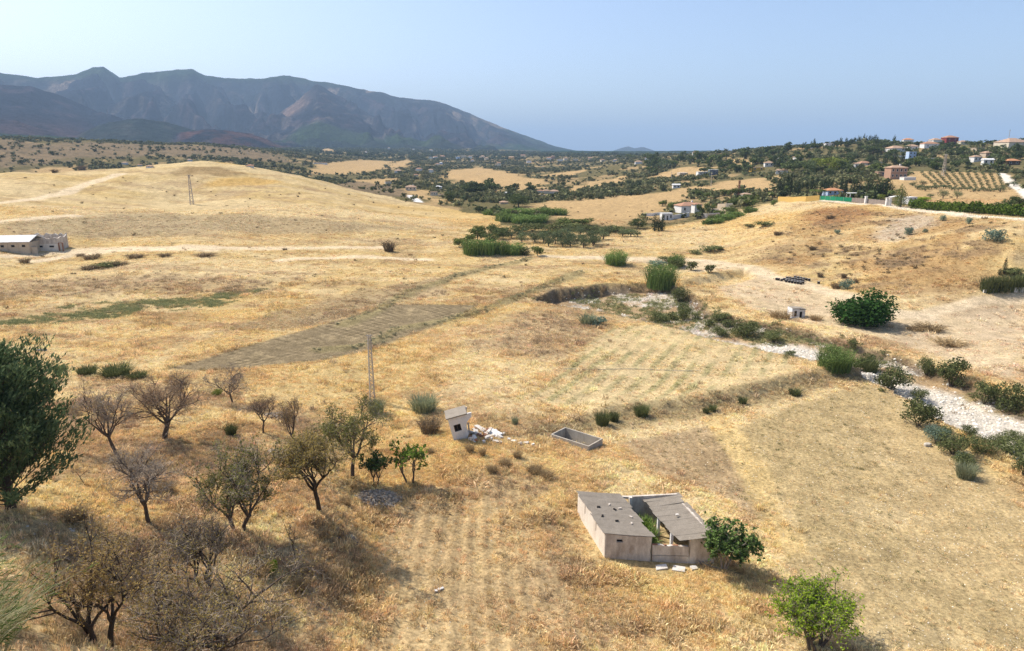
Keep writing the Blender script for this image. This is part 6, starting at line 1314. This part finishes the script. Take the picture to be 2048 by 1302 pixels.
# where grass grows
FLD = np.clip(W_st + W_s2 + W_pl + W_rw * .8 + W_r2 * .75, 0, 1)
TRK = np.clip(sstep(4, 2, pdist(L_track, GX, GY)) + sstep(2, -3, sdf(R_bare, GX, GY)) * .85 + W_grav + sstep(3, 1.8, pdist(L_track2, GX, GY)) + sum(sstep(3 + .004 * GR, 1.4 + .003 * GR, pdist(l, GX, GY)) for l in L_tr) * .9 + sstep(2, -3, sdf(R_bare2, GX, GY)) * .7, 0, 1)
RUINM = np.maximum(sstep(6.5, 5.0, np.hypot(GX - PADS[0][0].x, GY - PADS[0][0].y)), ((np.abs(lx_) < tank_Lx / 2 + .1) & (np.abs(ly_) < tank_Ly / 2 + .1)) * 1.0)
DENS = np.clip(1 - .97 * FLD - W_pl - TRK, 0.0, 1) * (1 - RUINM) * (1 - .6 * W_wash) * (0.35 + 1.0 * sstep(.35, .6, n2))
tufts = [mesh_arrays('tuft', *reed_arrays(n_, R_, 1.0, (0, 0, 0), 200 + i, w_, d_)[:2], M['tint_grass']) for i, (n_, R_, w_, d_) in enumerate([(26, .42, .030, .5), (20, .5, .035, .8), (30, .36, .028, .3), (16, .55, .04, 1.0)])]
def keep(x, y, G): k = rng.random(len(x)) < grid_val(G, x, y); return x[k], y[k]
def grass(name, n, r0, r1, h0, h1, label, G, lo=.95, hi=1.5, wide=1.3, a0=-44, a1=44, tinter=None, ms=None):
    x, y = keep(*polar(n, r0, r1, a0, a1), G); z = hgt(x, y) - .03; m = len(x); h = h0 + (h1 - h0) * rng.random(m) ** 1.6; w = h * wide * (.7 + .6 * rng.random(m))
    t = jitter_col(x, y, lo, hi) if tinter is None else tinter(x, y)
    return scatter(name, np.stack([x, y, z], 1), np.stack([w, w, h], 1), t, ms or tufts, label)
grass('dry_grass', 120000, 24, 75, .14, .46, 'dry golden grass tufts over the near fields', DENS, 1.5, 2.2)
grass('dry_grass', 90000, 75, 150, .18, .5, 'dry golden grass tufts over the middle fields', DENS, 1.5, 2.1, wide=1.7)
grass('dry_grass', 70000, 150, 330, .22, .55, 'dry golden grass tufts over the far fields', DENS, 1.4, 1.9, wide=2.6)
def clump_t(x, y):
    c = jitter_col(x, y, 1.2, 2.1); t = rng.random((len(x), 1)); return np.where(t < .3, c * np.array([.75, .70, .68]), c)
grass('tall_dry_grass', 34000, 26, 70, .35, .85, 'taller dry grass clumps in the near fields', DENS * sstep(.52, .64, fbm(GX / 3, GY / 3, 3, 501)), wide=1.5, tinter=clump_t)
grass('tall_dry_grass', 42000, 70, 190, .4, 1.0, 'taller dry grass clumps in the middle fields', DENS * sstep(.52, .66, fbm(GX / 5, GY / 4, 3, 503)), wide=1.7, tinter=clump_t)
# stubble and weeds on the tilled fields
STB = np.clip(W_st + W_s2 + W_r2 * (F_r2 < .3) + W_rw * (F_rw < .1) * .8, 0, 1) * (1 - RUINM)
grass('stubble', 150000, 28, 110, .05, .16, 'short cut stubble on the tilled fields', STB, 1.1, 2.1, 1.6)
def weed_t(x, y): 
    m = len(x); t = rng.random((m, 1)); return np.array([.18, .18, .075]) * (1 - t) + np.array([.34, .28, .14]) * t
WEED = np.clip(W_st + W_s2 + .5 * W_r2 + W_rw * .6, 0, 1) * sstep(.42, .6, n1) * (1 - RUINM)
grass('field_weeds', 9000, 28, 130, .08, .32, 'small grey green weeds on the tilled fields', WEED, wide=2.0, tinter=weed_t)
GRN = sstep(2, -4, sdf(R_green, GX, GY) + 16 * (n2 - .5)) * sstep(.35, .55, n3)
def green_t(x, y): m = len(x); t = rng.random((m, 1)); return np.array([.19, .21, .085]) * (1 - t) + np.array([.36, .34, .17]) * t
grass('green_weeds', 60000, 110, 175, .2, .6, 'green weeds in a damp patch of the golden field', GRN, wide=2.2, a0=-42, a1=-16, tinter=green_t)
GW = W_wash * sstep(.40, .52, n2) * sstep(3.5, 5.5, D_grav)
grass('green_weeds', 30000, 90, 200, .25, .8, 'green weeds among the stones of the river wash', GW, wide=1.8, a0=0, a1=30, tinter=green_t)
def brown_t(x, y): m = len(x); t = rng.random((m, 1)); return np.array([.30, .22, .135]) * (1 - t) + np.array([.55, .425, .26]) * t
BRN = np.clip(W_ru * sstep(.4, .55, n3) * .8 + W_slope * sstep(.45, .65, n2) * .55 + sstep(3.5, 1, D_bank[2]) * .7 + W_bk * sstep(.55, .66, fbm(GX / 7, GY / 7, 4, 183)) * .5 + sstep(.64, .74, fbm(GX / 9, GY / 9, 4, 401)) * .25 * (1 - FLD) * (GR < 300), 0, 1) * (1 - RUINM)
grass('brown_weeds', 36000, 26, 80, .18, .6, 'dead brown weeds among the dry grass of the slope', BRN, wide=1.2, tinter=brown_t)
grass('brown_weeds', 36000, 80, 300, .3, .9, 'dead brown weeds on field edges and banks', BRN, wide=1.8, tinter=brown_t)
# low scrub
unit = [mesh_arrays('scrub', *crown_arrays(lobes(6, .5, .35, .4, .25, 60 + i), 110, .10, 60 + i, .4, .4, .45), M['tint_leaf']) for i in range(3)]
def scrub(name, n, r0, r1, s0, s1, G, c1, c2, label, ms=None, a0=-44, a1=44, hs=.7):
    x, y = keep(*polar(n, r0, r1, a0, a1), G); m = len(x); s_ = s0 + (s1 - s0) * rng.random(m) ** 2; t = rng.random((m, 1)); col = np.array(c1) * (1 - t) + np.array(c2) * t
    return scatter(name, np.stack([x, y, hgt(x, y) - .1], 1), np.stack([s_, s_, s_ * hs * (.7 + .6 * rng.random(m))], 1), col * (.8 + .4 * rng.random((m, 1))), ms or unit, label)
WE = sstep(3.5, 1, np.abs(D_wash)) * sstep(4.5, 6.5, D_grav)
scrub('bank_scrub', 16000, 70, 260, .35, 1.3, np.clip(WE * (GX > 27) * sstep(.45, .6, n2) * .9 * (1 - W_grav) + W_wash * sstep(.5, .62, n2) * .5 * sstep(4.5, 6, D_grav), 0, 1), (.13, .14, .055), (.30, .285, .13), 'green scrub on the banks of the dry river bed', a0=0)
scrub('field_edge_scrub', 26000, 80, 240, .3, .95, np.clip(sstep(2.4, .4, D_bank[0]) + sstep(2.4, .4, D_bank[1]), 0, 1) * sstep(.38, .55, n2), (.22, .215, .12), (.36, .33, .20), 'grey green scrub along the field banks', a0=-25, a1=12)
scrub('hillside_scrub', 16000, 165, 420, .4, 1.6, np.clip(W_bk * sstep(.5, .6, fbm(GX / 10, GY / 10, 4, 411)) * .6 + sstep(3, -4, sdf(R_dk, GX, GY)) * .7 + (.03 * (1 - FLD) * (1 - TRK)), 0, 1), (.10, .08, .045), (.22, .16, .085), 'brown scrub tufts on the golden hillside')
# stones
st_m = []
for i in range(3):
    g = random.Random(300 + i); bm = bmesh.new(); bmesh.ops.create_icosphere(bm, subdivisions=1, radius=.5)
    for v in bm.verts: v.co *= g.uniform(.7, 1.15); v.co.z *= .62
    me = bpy.data.meshes.new('pebble'); bm.to_mesh(me); bm.free(); me.materials.append(M['tint_stone']); st_m.append(me)
def stones(name, x, y, s0, s1, c1, c2, label, lift=0.0, zs=None):
    m = len(x); s_ = s0 + (s1 - s0) * rng.random(m) ** 2.2; t = rng.random((m, 1)); z = hgt(x, y) + lift if zs is None else zs
    return scatter(name, np.stack([x, y, z], 1), np.stack([s_, s_ * (.7 + .5 * rng.random(m)), s_], 1), np.array(c1) * (1 - t) + np.array(c2) * t, st_m, label, tilt=.4)
x, y = keep(*polar(90000, 70, 210, 0, 44), np.clip(W_grav * .9 + W_wash * sstep(.5, .6, fbm(GX / 4, GY / 4, 3, 201)) * .5, 0, 1)); stones('river_stones', x, y, .12, .6, (.45, .41, .34), (.66, .62, .54), 'pale rounded stones of the dry river bed')
x, y = keep(*polar(26000, 28, 110), np.clip(W_st + W_s2 + .35 * W_r2, 0, 1) * (1 - RUINM)); stones('field_stones', x, y, .04, .16, (.42, .36, .26), (.68, .6, .47), 'small pale stones strewn over the tilled fields')
x, y = keep(*polar(9000, 26, 85, -44, -8), W_slope * sstep(.5, .62, fbm(GX / 5, GY / 5, 3, 421))); stones('slope_stones', x, y, .08, .3, (.26, .22, .18), (.46, .41, .34), 'grey stones on the bare patches of the slope')
def heap(name, px, py, rx, ry, h, n, label):
    c = at(px, py); q = np.sqrt(rng.random(n)); a = rng.random(n) * 6.283; x = c.x + rx * q * np.cos(a); y = c.y + ry * q * np.sin(a); z = hgt(x, y) + h * (1 - q ** 2) * rng.random(n) ** .5
    stones(name, x, y, .14, .5, (.15, .12, .095), (.31, .265, .21), label, zs=z)
heap('stone_heap', 762, 998, 2.0, 1.6, .55, 1100, 'heap of grey field stones beside the olive brown almond')
heap('stone_heap', 572, 908, 1.7, 1.0, .3, 420, 'smaller scatter of grey stones between two slim almonds'); heap('stone_heap', 690, 1075, 1.0, .7, .2, 130, 'few grey stones on the grass edge under the almonds'); heap('stone_heap', 560, 830, 2.4, 1.4, .2, 260, 'stony scatter beside the slim leafless almond')
# far woods and scrub
far_m = [mesh_arrays('wood', *crown_arrays(lobes(6, .5, .45, .5, .27, 80 + i), 75, .17, 80 + i, .35, .5), M['tint_leaf']) for i in range(4)]
PN = sstep(.47, .61, fbm(GX / 70, GY / 70, 4, 431))
DW = np.clip(WOOD * (.12 + .8 * PN), 0, 1) * np.where(GR < 440, .35, 1)
for p, W in HOUSES:
    u = p.xy.normalized(); m = np.abs(GR - p.xy.length) < 60 + 2 * W; dx, dy = GX[m] - p.x, GY[m] - p.y
    al = dx * u.x + dy * u.y; ac = np.abs(dx * u.y - dy * u.x); far_ = p.xy.length
    DW[m] *= 1 - ((ac < W * .75) & (al < W) & (al > -(10 + far_ * .035)))
scrub('far_woods', 26000, 330, 800, 1.4, 6.0, DW, (.09, .11, .048), (.26, .245, .12), 'green scrub and trees covering the hills beyond the fields', far_m, hs=.8)
scrub('far_woods', 46000, 800, 1900, 2.2, 7.5, DW, (.09, .108, .055), (.235, .225, .12), 'green woods around the far villages', far_m, hs=.75)
scrub('far_woods', 42000, 1900, 3600, 5.0, 13.0, DW, (.062, .085, .042), (.15, .16, .08), 'dark green woods at the mountain foot', far_m, hs=.7)
